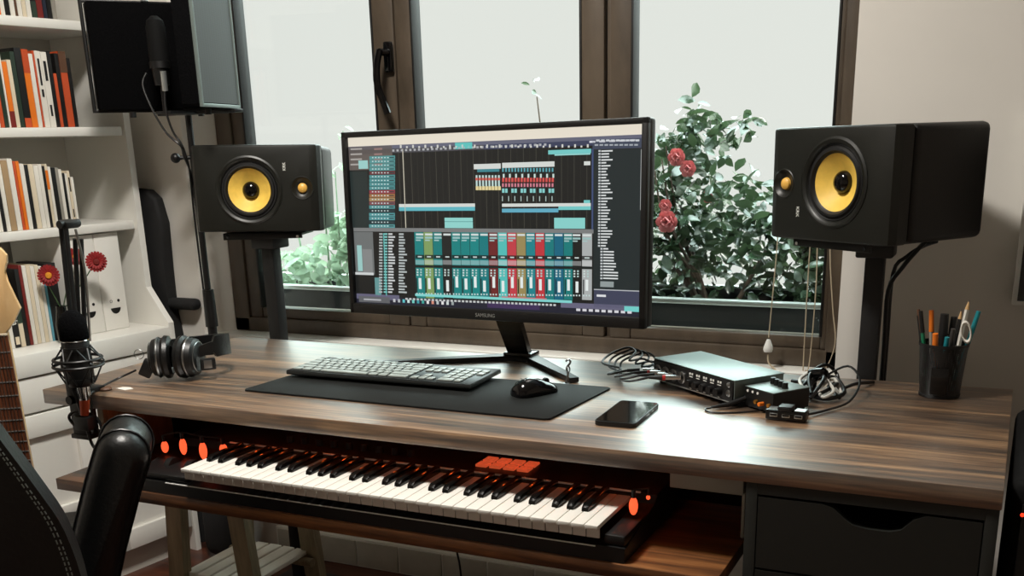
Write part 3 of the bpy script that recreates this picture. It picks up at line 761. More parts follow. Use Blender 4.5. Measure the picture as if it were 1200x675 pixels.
# small monitor controller box
dsa = math.radians(-36)
ds = thing('headphone_amplifier', 'small silver topped box with four black knobs beside the audio interface', 'audio box', (-.388, .352, 0), dsa); ds.scale = (.86, .86, .9)
m = MB(); m.box((0, 0, .0235), (.088, .100, .039), None, .002); m.build('case', 'black', ds)
m = MB(); m.box((0, 0, .0437), (.088, .1, .0018), None, .0006); m.build('top_plate', 'aluminium', ds)
kn = None
for k in range(4):
    loc = (-.026+k*.0165, .012-k*.004, .0446)
    if kn is None: m = MB(); m.cyl((0, 0, 0), (0, 0, .012), .0064, .0056, 16); m.cyl((0, 0, 0), (0, 0, .002), .0072, seg=16); kn = m.build('knob', 'black', ds); kn.location = loc
    else: copy_part(kn, ds, loc)
m = MB()
for k in range(3): m.cyl((-.034+k*.0155, -.05, .036), (-.034+k*.0155, -.0512, .036), .0028, seg=10)
m.build('button', 'white', ds)
for (x, mt) in ((-.006, 'gold'), (.014, 'orange'), (.034, 'gold')):
    m = MB(); m.cyl((x, -.05, .018), (x, -.055 if mt == 'gold' else -.062, .018), .0042, seg=14); m.build('socket', mt, ds)
for sx in (-1, 1):
    for sy_ in (-1, 1):
        m = MB(); m.cyl((sx*.034, sy_*.04, .0002), (sx*.034, sy_*.04, .005), .006, seg=10); m.build('foot', 'rubber', ds)
# usb hub
hb = thing('usb_hub', 'tiny black hub with three ports in front of the four-knob box', 'usb hub', (-.353, .272, 0), math.radians(-3))
m = MB(); m.box((0, 0, .0105), (.07, .026, .018), None, .0025); m.build('body', 'blackgloss', hb)
pt_ = None
for k in range(3):
    m = MB(); m.box((-.02+k*.0215, -.0135, .0105), (.0135, .002, .006), None, .0005); o = m.build('port', 'silver', hb)
    m = MB(); m.box((-.02+k*.0215, -.0142, .0112), (.0115, .002, .0035)); m.build('slot', 'black', o)
m = MB(); m.box((0, -.005, .0235), (.024, .026, .008), None, .0015); m.box((-.002, -.0185, .024), (.02, .003, .003)); m.build('plug', 'black', hb)
for k in range(2):
    m = MB(); m.box((-.022+k*.046, .0, .0198), (.018, .02, .0008)); m.build('label_plate', 'silver', hb)
# plug lead in front of the interface
t = thing('headphone_lead', 'thin black lead with a slim plug lying in front of the audio interface corner', 'cable', (-.458, .315, 0))
m = MB(); m.cyl((.035, .045, .022), (-.01, .0, .008), .005, .0045, 12); m.cyl((-.01, 0, .008), (-.035, -.022, .0055), .0045, .002, 12); m.build('plug', 'rubber', t)
m = MB(); m.tube([(-.035, -.022, .005), (-.044, -.03, .003), (-.03, -.042, .002), (.0, -.035, .002), (.03, -.02, .0025), (.05, -.005, .003)], .0018, 7, 5); m.build('lead', 'cable', t)
# tangle of black and pale leads behind the small box
rt_ = random.Random(9)
tn = [('black lead looping highest in the tangle behind the four-knob box', 'cable', [(-.335, .40, .02), (-.35, .46, .04), (-.33, .51, .052), (-.31, .53, .03), (-.30, .50, .01), (-.275, .54, .012), (-.25, .60, .004)], .0034),
      ('pale grey lead twisted through the tangle behind the four-knob box', 'cablewhite', [(-.35, .395, .03), (-.365, .45, .035), (-.34, .49, .045), (-.315, .46, .03), (-.30, .43, .02), (-.315, .41, .012), (-.33, .46, .016), (-.31, .49, .03), (-.29, .46, .01)], .003),
      ('black lead making a wide loop right of the four-knob box', 'cable', [(-.33, .50, .03), (-.29, .52, .05), (-.262, .49, .03), (-.268, .41, .008), (-.30, .345, .004), (-.322, .30, .006)], .0022),
      ('thick black lead curled low in the tangle behind the four-knob box', 'cable', [(-.345, .41, .022), (-.34, .47, .03), (-.31, .50, .03), (-.285, .46, .012), (-.31, .425, .006), (-.345, .45, .006), (-.36, .52, .01), (-.40, .56, .004)], .0042),
      ('black lead knotted in the middle of the tangle behind the four-knob box', 'cable', [(-.335, .395, .012), (-.32, .44, .04), (-.34, .48, .035), (-.36, .45, .02), (-.33, .43, .012), (-.30, .47, .025), (-.32, .50, .012), (-.29, .44, .006)], .0036)]
for lb, mt, pts, r_ in tn:
    m = MB(); m.tube(pts, r_, 8, 5); tag(m.build('audio_lead', mt), lb, 'cable', 'tangled leads behind the four-knob box')
m = MB(); m.lathe([(.0, 0), (.012, .001), (.013, .012), (.012, .03), (.007, .036), (0, .037)], TR(-.352, .48, .036) @ RY(PI/2.4) @ RX(.4), 16); m.tube([(-.345, .475, .033), (-.34, .462, .02), (-.345, .455, .004)], .004, 8)
tag(m.build('adapter_plug', 'blackgloss'), 'fat black connector on top of the lead tangle behind the small box', 'plug')
# key ring hook by the monitor foot
m = MB(); m.tube([(-.826, .405, .002), (-.822, .408, .02), (-.826, .41, .032), (-.818, .412, .044), (-.822, .412, .05), (-.828, .41, .046)], .0022, 8)
m.lathe([(.0075, -.0012), (.0075, .0012), (.0052, .0012), (.0052, -.0012)], TR(-.822, .411, .030) @ RY(PI/2.2), 16, True)
m.box((-.825, .405, .0012), (.014, .012, .0024), None, .0008)
tag(m.build('chain_clip', 'steel'), 'small upright metal clip at the right tip of the monitor foot', 'clip')

# pen cup
cup = thing('pen_cup', 'black wire mesh pen cup full of pens at the right end of the desk', 'pen cup', (-.125, .545, 0))
def meshmat():
    m = bpy.data.materials.new('wire_mesh'); m.use_nodes = True; nt = m.node_tree; L = nt.links.new
    b = nt.nodes['Principled BSDF']; b.inputs['Base Color'].default_value = (.006, .006, .006, 1); b.inputs['Roughness'].default_value = .4
    tc = nt.nodes.new('ShaderNodeTexCoord'); v = nt.nodes.new('ShaderNodeTexVoronoi'); v.inputs['Scale'].default_value = 330; v.inputs['Randomness'].default_value = .0
    L(tc.outputs['Object'], v.inputs['Vector'])
    c = nt.nodes.new('ShaderNodeMath'); c.operation = 'GREATER_THAN'; c.inputs[1].default_value = .27; L(v.outputs['Distance'], c.inputs[0])
    L(c.outputs[0], b.inputs['Alpha']); return m
M['mesh'] = meshmat()
m = MB(); m.lathe([(.0355, .004), (.0425, .098)], None, 40); m.build('mesh_wall', 'mesh', cup)
m = MB(); m.lathe([(0, .0005), (.036, .0005), (.037, .005), (.034, .007), (0, .007)], None, 40); m.build('base', 'blackmetal', cup)
m = MB(); m.lathe([(.0418, .096), (.0438, .096), (.0438, .101), (.0418, .101)], None, 40, True); m.build('rim', 'blackmetal', cup)
m = MB(); m.box((-.0, -.0395, .035), (.03, .002, .05), None, .001); part(m.build('name_plate', 'blackgloss', cup), 'plain glossy plate on the front')
def pen(lb, x, y, top, dx, dy, kind, col, tipcol=None, r_=.0036):
    t = thing('pencil' if kind == 'pencil' else ('marker_pen' if kind == 'marker' else 'pen'), lb, 'pencil' if kind == 'pencil' else 'pen', (-.125+x*.62, .545+y*.62, .0085), 0, 'pens and pencils in the mesh cup')
    ax = Vector((dx+x*.4, dy+y*.4, top)); n = ax.normalized(); L_ = ax.length
    if kind == 'pencil':
        m = MB(); m.cyl((0, 0, 0), n*(L_-.018), r_, seg=6); m.build('shaft', col, t)
        m = MB(); m.cyl(n*(L_-.018), n*(L_-.004), r_, r_*.3, 10); m.build('sharpened_end', 'pencilwood', t)
        m = MB(); m.cyl(n*(L_-.004), n*L_, r_*.3, .0003, 8); m.build('lead', 'graphite', t)
    elif kind == 'marker':
        m = MB(); m.cyl((0, 0, 0), n*(L_-.04), r_, seg=14); m.build('barrel', col, t)
        m = MB(); m.cyl(n*(L_-.04), n*L_, r_*1.12, r_, 14); m.build('cap', tipcol or col, t)
    elif kind == 'scissor':
        pass
    else:
        m = MB(); m.cyl((0, 0, 0), n*(L_-.012), r_, seg=14); m.build('barrel', col, t)
        m = MB(); m.cyl(n*(L_-.012), n*L_, r_*.9, r_*.6, 12); o = m.build('cap', tipcol or col, t)
        m = MB(); p = n*(L_-.01)+Vector((0, -r_, 0)); m.box(p-n*.015, (.002, .002, .034), Vector((0, 0, 1)).rotation_difference(n).to_matrix().to_4x4()); m.build('clip', tipcol or col, t)
    return t
pen('green pencil with dark cap end leaning left in the mesh cup', -.032, -.012, .150, -.012, 0, 'marker', 'green', 'blackbook')
pen('black capped pen farthest left in the mesh cup', -.036, .005, .150, -.014, .004, 'pen', 'blackbook', 'brown', .004)
pen('orange and grey pen left of centre in the mesh cup', -.022, .012, .148, -.006, .004, 'marker', 'greybook', 'orange', .0042)
pen('short orange marker at the front of the mesh cup', -.012, -.03, .114, -.002, -.006, 'marker', 'orange', None, .005)
pen('black thick marker standing in the middle of the mesh cup', -.003, .004, .144, -.001, 0, 'marker', 'blackbook', None, .0075)
pen('dark grey marker right of the middle black one', .010, .012, .138, .002, .002, 'marker', 'graphite', 'blackbook', .006)
pen('black pencil with sharpened wooden tip in the mesh cup', .018, -.008, .156, .006, 0, 'pencil', 'blackbook')
pen('white pencil with sharpened tip, tallest in the mesh cup', .024, .012, .170, .010, .004, 'pencil', 'paper', None, .0045)
pen('teal pen farthest right in the mesh cup', .034, .01, .150, .018, .004, 'marker', 'teal', None, .0042)
pen('short dark teal pen low at the front of the mesh cup', .002, -.03, .108, .004, -.004, 'marker', 'blackbook', 'teal', .0042)
pen('clear short pen with dark grip behind the short orange marker', .008, -.02, .122, .006, -.002, 'marker', 'greybook', 'graphite', .004)
sc_ = thing('scissors', 'white handled tool sticking out at the right of the mesh cup', 'scissors', (-.106, .533, .0085))
m = MB(); m.box((.0, 0, .045), (.008, .002, .09), RY(.1), .0005); m.build('blade', 'steel', sc_)
m = MB(); m.lathe([(.0105, -.003), (.0125, 0), (.0105, .003), (.0082, 0)], TR(.017, 0, .115) @ RX(PI/2) @ RZ(.2) @ Matrix.Diagonal((.75, 1.75, 1, 1)) , 20, True); m.build('handle', 'paper', sc_)

# small objects at the desk's front-left
m = MB(); m.lathe([(0, .0002), (.012, .0002), (.0145, .003), (.012, .0058), (0, .0066)], None, 20); tag(m.build('wooden_disc', 'brown', None, (-1.722, .04, 0)), 'small flat brown disc on the desk beside the hanging microphone', 'coaster')
m = MB(); m.prism([(-.018, -.006), (.012, -.012), (.02, .004), (.004, .012), (-.014, .009)], .0002, .0012); tag(m.build('paper_scrap', 'paper', None, (-1.69, .062, 0)), 'white paper scrap on the desk beside the brown disc', 'paper')

# ------------------------------------------------------------------ headphones
hd = thing('headphones', 'black over-ear headphones lying on the left end of the desk', 'headphones', (-1.636, .178, 0), .4537); hd.scale = (1.08, 1.08, 1.08)
def cupm(x, tilt, zc, y=0):
    mx = TR(x, y, zc) @ RZ(tilt) @ RY(PI/2)
    m = MB(); m.lathe([(0, -.018), (.026, -.018), (.036, -.012), (.040, 0), (.038, .006), (0, .006)], mx, 32); o = m.build('ear_cup', 'black', hd)
    m = MB(); m.lathe([(.018, .006), (.038, .006), (.043, .012), (.042, .02), (.034, .025), (.022, .022)], mx, 32); m.build('ear_pad', 'leather', o)
    m = MB(); m.lathe([(.0405, -.003), (.0412, -.001), (.0405, .001)], mx, 32); m.lathe([(.03, -.0165), (.031, -.0175), (.03, -.0185)], mx, 32); m.build('trim_ring', 'steel', o)
    return o
cupm(-.040, .12, .046); c2 = cupm(.022, PI-.16, .045)
m = MB()
arc = [(.03, .0, .052), (.05, .01, .058), (.07, .025, .062), (.08, .05, .06), (.076, .085, .055), (.05, .108, .05), (.0, .11, .046), (-.035, .085, .046), (-.05, .05, .05), (-.055, .0, .05)]
AP = [Vector(a) for a in arc]
n_ = len(AP)
fine = []
for i in range(n_-1):
    a, b_, c_, d_ = AP[max(i-1, 0)], AP[i], AP[i+1], AP[min(i+2, n_-1)]
    for k in range(5):
        t_ = k/5; fine.append(.5*((2*b_)+(c_-a)*t_+(2*a-5*b_+4*c_-d_)*t_*t_+(3*b_-a-3*c_+d_)*t_**3))
fine.append(AP[-1]); prev = None
for i, p in enumerate(fine):
    t_ = (fine[min(i+1, len(fine)-1)]-fine[max(i-1, 0)]).normalized(); nn = Vector((-t_.y, t_.x, 0)).normalized()
    hz = .021 if 8 < i < len(fine)-9 else .011
    ring = [m.bm.verts.new(p+nn*a+Vector((0, 0, b_))) for a, b_ in ((.004, hz), (-.004, hz), (-.005, -hz), (.005, -hz))]
    if prev:
        for k in range(4): m.bm.faces.new([prev[k], prev[(k+1) % 4], ring[(k+1) % 4], ring[k]])
    else: m.bm.faces.new(ring)
    prev = ring
m.bm.faces.new(prev[::-1]); m.build('headband', 'leather', hd, ang=60)
m = MB(); m.box((.058, -.012, .032), (.03, .012, .024), RZ(.4), .003); o = m.build('yoke', 'black', hd); m = MB(); m.box((-.062, -.018, .028), (.024, .02, .034), (0, .5, .2), .003); m.build('hinge', 'black', hd)
m = MB(); m.box((.06, -.0195, .033), (.016, .002, .016), RZ(.4), .0005); part(m.build('side_plate', 'steel', o), 'metal side plate')
m = MB(); m.lathe([(.0095, -.0008), (.0102, 0), (.0095, .0008), (.0088, 0)], TR(-.078, -.01, .055) @ RX(PI/2), 24, True); part(m.build('ring', 'steel', hd), 'thin wire ring')
m = MB(); m.tube([(-1.735, .145, .02), (-1.765, .12, .005), (-1.755, .08, .0035), (-1.728, .02, .004), (-1.718, -.004, .001), (-1.716, -.008, -.02), (-1.712, -.01, -.06), (-1.70, -.005, -.10)], .0022, 8, 6)
tag(m.build('headphone_cable', 'cable'), 'black cord running from the headphones over the desk front edge', 'cord')

# ------------------------------------------------------------------ music keyboard on the tray
KZ = -.103
mk = thing('music_keyboard', 'black five octave piano keyboard with orange lights on the tray under the desk', 'keyboard', (-1.0, .05, -.1675))
m = MB(); kx0, kx1 = -.4225, .4305; PW = .853/36; ZK = KZ+.1675   # key tops above the tray
m.prism([(-.118, .0), (.17, .0), (.17, .062), (.15, .068), (.045, .064), (.035, .05), (-.085, .03), (-.118, .026)], -.58, .47, Matrix(((0, 0, 1, 0), (1, 0, 0, 0), (0, 1, 0, 0), (0, 0, 0, 1))), .003)
m.build('body', 'blackmetal', mk)
for q_ in (((kx0-.079, -.042, .034), (.15, .15, .012)), ((kx1+.02, -.04, .036), (.036, .15, .018))):
    m = MB(); m.box(q_[0], q_[1], None, .004); m.build('end_block', 'black', mk)
m = MB(); m.box(((kx0+kx1)/2, .030, ZK+.006), (kx1-kx0+.03, .004, .003), None, .0008); m.box((-.03, -.119, .024), (.9, .002, .0016)); m.build('edge_highlight', 'white', mk)  # white bars stand in for light catching the panel and lip edges
wk = bk_ = None
y0 = -.134; yl = .157
for k in range(36):
    loc = (kx0+(k+.5)*PW, 0, 0)
    if wk is None:
        m = MB(); m.box((0, y0+yl/2, ZK-.004), (PW-.0011, yl, .008), None, .0012); m.box((0, y0+.010, ZK-.016), (PW-.0016, .003, .016), None, .0006); wk = m.build('white_key', 'keywhite', mk); wk.location = loc
    else: copy_part(wk, mk, loc)
for k in range(35):
    if k % 7 in (2, 6): continue
    off = {0: -.0022, 1: .0022, 3: -.003, 4: 0, 5: .003}[k % 7]
    loc = (kx0+(k+1)*PW+off, 0, 0)
    if bk_ is None:
        m = MB(); m.prism([(y0+.055, ZK-.002), (y0+.057, ZK+.006), (y0+.066, ZK+.0115), (y0+yl, ZK+.0115), (y0+yl, ZK-.002)], -.0062, .0062, Matrix(((0, 0, 1, 0), (1, 0, 0, 0), (0, 1, 0, 0), (0, 0, 0, 1))), .0014); bk_ = m.build('black_key', 'keyblack', mk); bk_.location = loc
    else: copy_part(bk_, mk, loc)
for r_ in range(2):
    for k in range(4):
        m = MB(); m.box((.118+k*.0285, .085+r_*.031, .0685), (.0225, .0245, .005), None, .001); part(m.build('drum_pad', 'pad_glow', mk), 'orange lit square pad')
kn = None
for k in range(9):
    loc = (-.33+k*.036, .09, .066)
    if kn is None: m = MB(); m.cyl((0, 0, 0), (0, 0, .014), .008, .0068, 14); kn = m.build('knob', 'black', mk); kn.location = loc
    else: copy_part(kn, mk, loc)
for x in (-.522, -.47):
    m = MB(); m.cyl((x-.007, -.05, .03), (x+.007, -.05, .03), .022, seg=28); part(m.build('wheel', 'black', mk), 'pitch wheel')
# string of orange bulbs under the desk, seen behind the keyboard ends
def bulb_thing(pts, label, name):
    t = thing(name, label, 'string light', (0, 0, 0))
    m = MB(); srt = sorted(pts, key=lambda p: p[0])
    m.tube([(p[0], p[1], p[2]+.5*p[3]+.012) for p in srt], .0018, 6, 4); m.build('wire', 'cable', t)
    for (x, y, z, hh_, rr_) in pts:
        m = MB(); m.sph((x, y, z), rr_, (1, 1, hh_/2/rr_), 14); b_ = m.build('bulb', 'orange_glow', t)
        m = MB(); m.cyl((x, y, z+hh_*.45), (x, y, z+hh_*.5+.012), rr_*.5, seg=10); m.build('socket', 'black', b_)
    return t
bulb_thing([(-1.572, .035, -.108, .026, .0075), (-1.522, .035, -.102, .036, .0075), (-1.47, .035, -.106, .038, .008), (-1.43, .05, -.103, .024, .008)], 'orange glowing bulbs hanging above the left end of the piano keyboard', 'string_light')
bulb_thing([(-.546, .018, -.100, .032, .0075), (-.528, .04, -.09, .008, .0035)], 'orange glowing bulb hanging at the right end of the piano keyboard', 'string_light')
bulb_thing([(-1.715, .06, -.046, .008, .005), (-1.675, .06, -.046, .008, .005)], 'two tiny orange lights under the desk edge beside the microphone clamp', 'string_light')
for (x, y, z, e, sz) in [(-1.2, .25, -.045, .55, .7), (-.72, .22, -.045, .45, .4)]:
    pass
st = thing('light_strip', 'strip of tiny orange lights fixed under the desk top above the keyboard', 'light strip', (-1.02, .12, -.0345))
m = MB(); m.box((0, 0, .002), (1.0, .012, .004)); m.build('tape', 'black', st)
le = None
for k in range(13):
    loc = (-.48+k*.08, 0, -.002)
    if le is None: m = MB(); m.sph((0, 0, 0), .0035, (1, 1, .8), 10); le = m.build('diode', mat('diode_glow', (255, 90, 30), emit=(255, 96, 34), estr=60), st); le.location = loc
    else: copy_part(le, st, loc)

# ------------------------------------------------------------------ bookcase (local x = out into the room, local y = along its front)
BA = -math.radians(8)
bc = thing('bookcase', 'tall white bookcase with drawers below, in the left corner', 'bookcase', (-2.25, .82, FL), BA)
Q = Matrix(((1, 0, 0, 0), (0, 0, 1, 0), (0, 1, 0, 0), (0, 0, 0, 1)))
sidep = [(-.38, 0), (0, 0), (0, DZ-.01), (-.082, DZ+.09), (-.082, DZ+1.0), (-.38, DZ+1.0)]
for y in (-.02, -1.2):
    m = MB(); m.prism(sidep, y, y+.02, Q, .0015); m.build('side_panel', 'white_paint', bc)
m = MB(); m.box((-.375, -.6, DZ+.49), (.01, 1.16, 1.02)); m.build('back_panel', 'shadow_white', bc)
for z in (.541, .283, .81):
    m = MB(); m.prism(rr(.285, 1.155, .012) if False else [(-.37, -1.18), (-.092, -1.18), (-.085, -1.17), (-.085, -.036), (-.089, -.026), (-.097, -.0215), (-.37, -.0215)], DZ+z-.024, DZ+z, None, .003); m.build('shelf', 'white_paint', bc)
m = MB(); m.box((-.187, -.6, DZ-.05), (.385, 1.158, .06), None, .004); m.build('ledge', 'white_paint', bc)
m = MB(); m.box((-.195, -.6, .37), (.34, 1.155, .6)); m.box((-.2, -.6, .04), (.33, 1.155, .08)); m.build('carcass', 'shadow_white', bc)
for k in range(2):
    yc = -.31-k*.58
    m = MB(); m.box((-.012, yc, DZ-.13), (.022, .57, .092), None, .003); m.build('drawer', 'white_paint', bc)
    for j in range(2):
        y2 = yc+.1425-j*.285; z0, z1 = .085, DZ-.182
        m = MB(); zc, hz = (z0+z1)/2, (z1-z0)
        m.box((-.017, y2, zc), (.012, .281, hz))
        for s_ in (-1, 1): m.box((-.005, y2+s_*.113, zc), (.014, .055, hz), None, .002)
        m.box((-.005, y2, z1-.03), (.014, .18, .06), None, .002); m.box((-.005, y2, z0+.03), (.014, .18, .06), None, .002); m.box((-.005, y2, zc-.05), (.014, .18, .03), None, .002)
        d_ = m.build('door', 'white_paint', bc)
        m = MB(); m.sph((.012, y2+(-.1 if j == 0 else .1), z1-.06), .011, (1, 1, 1), 14); m.build('knob', 'white', d_)
def bl(n_, s_, z): return TR(-2.25, .82, 0) @ RZ(BA) @ Vector((n_, s_, z))

ORD = ['right-most', 'second', 'third', 'fourth', 'fifth', 'sixth', 'seventh', 'eighth', 'ninth', 'tenth', 'eleventh', 'twelfth', 'thirteenth', 'fourteenth', 'fifteenth', 'sixteenth', 'seventeenth', 'eighteenth', 'nineteenth', 'twentieth', 'twenty-first', 'twenty-second']
CN = {'paper': 'white', 'cream': 'cream', 'orange': 'orange', 'redorange': 'rust-red', 'brown': 'brown', 'tan': 'tan', 'blackbook': 'black', 'greenbook': 'dark green', 'greybook': 'grey', 'darkred': 'dark red', 'bluebook': 'light blue', 'navy': 'navy'}
def books(items, s_right, z, kind, cat, where, group, nfront=-.105, depth=.13):
    s_ = s_right
    for i, it in enumerate(items):
        col, th, hgt = it[:3]; mark = it[3] if len(it) > 3 else None
        p = bl(nfront, s_-th/2, z+.0006)
        m = MB(); m.prism([(0, -th/2+.0007), (0, th/2-.0007), (-depth, th/2-.0007), (-depth, -th/2+.0007)], 0, hgt, None, min(.0012, th*.2))
        if mark:
            m.mi = 1
            for (a, b_, wf) in mark[1]: m.box((.0004, 0, hgt*(a+b_)/2), (.0014, th*wf, hgt*(b_-a)))
        o = m.build(kind, [col] + ([mark[0]] if mark else []), None, (p.x, p.y, p.z)); o.rotation_euler = (0, 0, BA)
        od = ORD[i] if i == 0 else ORD[i] + ' from the right'
        th_w = 'thin ' if th < .0105 else ('thick ' if th > .019 else '')
        tag(o, f'{th_w}{CN[col]} {cat}, {od} on {where}', cat, group)
        if kind == 'magazine' and hgt == .145: part(text_mesh('prada', 'spine_lettering', .021, 'paper', o, TR(.0006, 0, hgt*.58) @ RX(-PI/2) @ RY(PI/2) if False else TR(.0012, 0, hgt*.58) @ Matrix(((0, 0, 1, 0), (0, 1, 0, 0), (-1, 0, 0, 0), (0, 0, 0, 1)))), 'white lettering running down the spine')
        s_ -= th
TXT = ('blackbook', [(.15, .3, .3), (.62, .88, .4)]); TXT2 = ('blackbook', [(.4, .5, .35), (.55, .9, .3)]); LAB = ('darkred', [(.0, .25, .95)])
P_, K_ = 'paper', 'blackbook'
books([(K_, .012, .176), ('redorange', .021, .192, ('brown', [(.72, 1, 1.0)])), (K_, .013, .186), ('redorange', .010, .136), (K_, .012, .19), (P_, .018, .188, TXT), (P_, .017, .19, TXT2), ('redorange', .006, .19), (P_, .013, .182), ('orange', .018, .192, ('redorange', [(.7, 1, 1)])), (K_, .020, .195, ('redorange', [(0, .12, .9)])), ('greenbook', .013, .185), ('cream', .012, .165), ('orange', .014, .16, LAB), (P_, .006, .18), ('greenbook', .012, .185), ('redorange', .012, .19), (P_, .012, .18), (K_, .016, .19), ('cream', .012, .17)],
      -.150, .541, 'paperback_book', 'book', 'the second bookcase shelf from the top', 'books on the second shelf')
books([(P_, .009, .128), ('cream', .009, .145, TXT), (P_, .007, .138), (K_, .008, .14), (P_, .010, .150), ('greybook', .009, .155), (K_, .013, .155), (P_, .009, .158), ('cream', .008, .165, ('orange', [(.6, .9, .9)])), (K_, .008, .16), (P_, .011, .165), (P_, .014, .162), ('cream', .015, .166), (K_, .011, .165), (P_, .013, .168), ('orange', .010, .175), ('redorange', .008, .175), (P_, .015, .182), ('tan', .018, .178), (P_, .012, .17), (K_, .010, .17), (P_, .014, .17)],
      -.192, .283, 'thin_booklet', 'booklet', 'the third bookcase shelf from the top', 'booklets on the third shelf')
books([('greybook', .014, .19), (K_, .014, .2), ('navy', .012, .2), ('darkred', .018, .21), (K_, .016, .2, ('greenbook', [(0, .2, .9)])), (P_, .014, .2), ('cream', .012, .2), (P_, .013, .2), ('brown', .007, .2), (P_, .014, .2), (K_, .014, .2), (P_, .012, .2), ('orange', .008, .2), (P_, .013, .2), ('tan', .014, .2), (P_, .014, .2)],
      -.168, .81, 'hardback_book', 'book', 'the top bookcase shelf', 'books on the top shelf')
books([(K_, .034, .21), ('bluebook', .008, .2), (P_, .010, .205), ('cream', .012, .21), (P_, .012, .208), ('cream', .012, .21), (P_, .012, .212), ('darkred', .010, .214), (K_, .012, .205), ('cream', .014, .115, ('greenbook', [(.55, 1, .95)])), (K_, .018, .145, ('cream', [(.06, .2, .6)])), (P_, .014, .2), (K_, .013, .2), ('tan', .014, .2)],
      -.287, -.02, 'magazine', 'magazine', 'the lowest open bookcase ledge', 'magazines on the lowest ledge')
# lettering on the short black spine
pp = bl(-.1035, -.345-.153, .045)
# white magazine files with smiling faces
for i, (s1, w_, lb) in enumerate([(-.078, .082, 'white magazine file with a smiling face, next to the bookcase end panel'), (-.1605, .105, 'white magazine file with a smiling face, behind the hanging microphone')]):
    p = bl(-.10, s1-w_/2, -.02+.0006)
    t = thing('magazine_file', lb, 'magazine file', (p.x, p.y, p.z), BA, 'smiling magazine files')
    m = MB(); m.box((-.12, 0, .137), (.24, w_-.002, .274), None, .002); m.build('box', 'white_paint', t)
    cx = .012 if i == 0 else .022
    m = MB(); pts = [(.0165*math.cos(a), .0165*math.sin(a)) for a in [PI+PI*k/14 for k in range(15)]]
    m.prism(pts, 0, .0006, TR(.0004, cx-.012, .062) @ Matrix(((0, 0, 1, 0), (1, 0, 0, 0), (0, 1, 0, 0), (0, 0, 0, 1))))
    for sx in (-1, 1):
        if i == 0 and sx == -1: m.lathe([(.0042, 0), (.0042, .0006), (.0034, .0006), (.0034, 0)], TR(.0004, cx-.012+sx*.0125, .082) @ RY(PI/2), 14, True)
        else: m.lathe([(0, .0008), (.0042, .0008), (.0042, 0)], TR(.0004, cx-.012+sx*.0125, .082) @ RY(PI/2), 14)
    part(m.build('smiling_face', 'black', t), 'black printed smile')
# vase of red flowers
vp = bl(-.055, -.322, -.02)
vs_ = thing('flower_vase', 'small dark vase on the bookcase ledge behind the microphone arm', 'vase', (vp.x, vp.y, vp.z+.0005))
m = MB(); m.lathe([(0, .0), (.016, 0), (.02, .01), (.021, .05), (.014, .085), (.013, .1), (.011, .1), (.012, .08), (.018, .05), (.017, .012), (0, .01)], None, 24); m.build('vessel', 'blackgloss', vs_)
for (dx, dy, dz, rad, lb) in [(-.0, -.022, .185, .030, 'red gerbera flower left of the microphone arm'), (.006, .062, .226, .025, 'smaller red gerbera flower just right of the microphone arm'), (.03, .108, .208, .030, 'red gerbera flower farthest right of the microphone arm, before the white file')]:
    t = thing('gerbera_flower', lb, 'flower', (vp.x, vp.y, vp.z+.03), BA, 'red flowers in the dark vase')
    hp_ = Vector((dx, dy, dz-.03))
    m = MB(); m.tube([(0, 0, -.012), (.001, .002, .05), hp_*.8+Vector((-.012, 0, 0)), hp_+Vector((-.006, 0, 0))], .0016, 6); m.build('stem', 'stem', t)
    m = MB()
    for ring, (n_p, L_, z_) in enumerate([(20, rad, 0), (16, rad*.72, .004)]):
        for k in range(n_p):
            mx = TR(*hp_) @ RZ(-.6) @ RY(PI/2) @ RZ(2*PI*k/n_p+ring*.2) @ TR(L_*.55, 0, z_) @ RY(-.15-.2*ring)
            bmesh.ops.create_uvsphere(m.bm, u_segments=6, v_segments=5, radius=1, matrix=mx @ Matrix.Diagonal((L_*.48, L_*.19, .0015, 1)))
    m.build('petals', 'petal', t)
    m = MB(); m.lathe([(rad*.3, .003), (rad*.24, .009), (0, .0105)], TR(*hp_) @ RZ(-.6) @ RY(PI/2), 16); m.build('flower_centre', 'pollen' if dx < .02 else 'darkred', t)

# black guitar bag between bookcase and window wall
gb = thing('guitar_bag', 'black padded bag standing in the gap between bookcase and window wall', 'bag', (-2.33, .876, FL))
m = MB()
out = [(-.09, 0), (.05, 0), (.055, .3), (.05, .6), (.032, .75), (.034, .86), (.046, 1.0), (.03, 1.07), (-.0, 1.095), (-.06, 1.1), (-.09, 1.0)]
m.prism(out, -.02, .02, RX(PI/2), .01, 3); m.build('padded_case', 'bag', gb)
m = MB(); m.box((.062, 0, .765), (.14, .04, .034), None, .015, 3); m.build('side_pocket', 'bag', gb)
m = MB(); m.box((-.03, -.022, .9), (.02, .006, .3), None, .002); m.build('strap', 'black', gb)

# ------------------------------------------------------------------ vocal microphone, reflection shield and stand
ms = thing('microphone_stand', 'tall thin black microphone stand behind the left end of the desk', 'microphone stand', (-2.0, .70, FL))
m = MB(); m.cyl((0, 0, .06), (0, 0, .74), .0125, seg=14); m.build('lower_tube', 'blackmetal', ms)
m = MB(); m.cyl((0, 0, .72), (0, 0, DZ+.56), .0085, seg=14); m.build('upper_tube', 'blackmetal', ms)
m = MB(); m.cyl((0, 0, .74), (0, 0, .84), .017, .015, 16); m.build('clutch', 'black', ms)
m = MB(); m.lathe([(0, .001), (.1, .001), (.1, .012), (.09, .018), (.02, .024), (.018, .07), (0, .07)], None, 32); m.build('round_base', 'blackmetal', ms)
m = MB(); m.sph((-.032, -.03, DZ+.455), .013, (1, 1, 1), 14); m.cyl((0, 0, DZ+.455), (-.028, -.026, DZ+.455), .005); m.build('knob', 'black', ms)
sh = thing('reflection_shield', 'black folding acoustic shield around a microphone, hanging before the bookcase', 'acoustic shield', (-2.0, .70, .572))
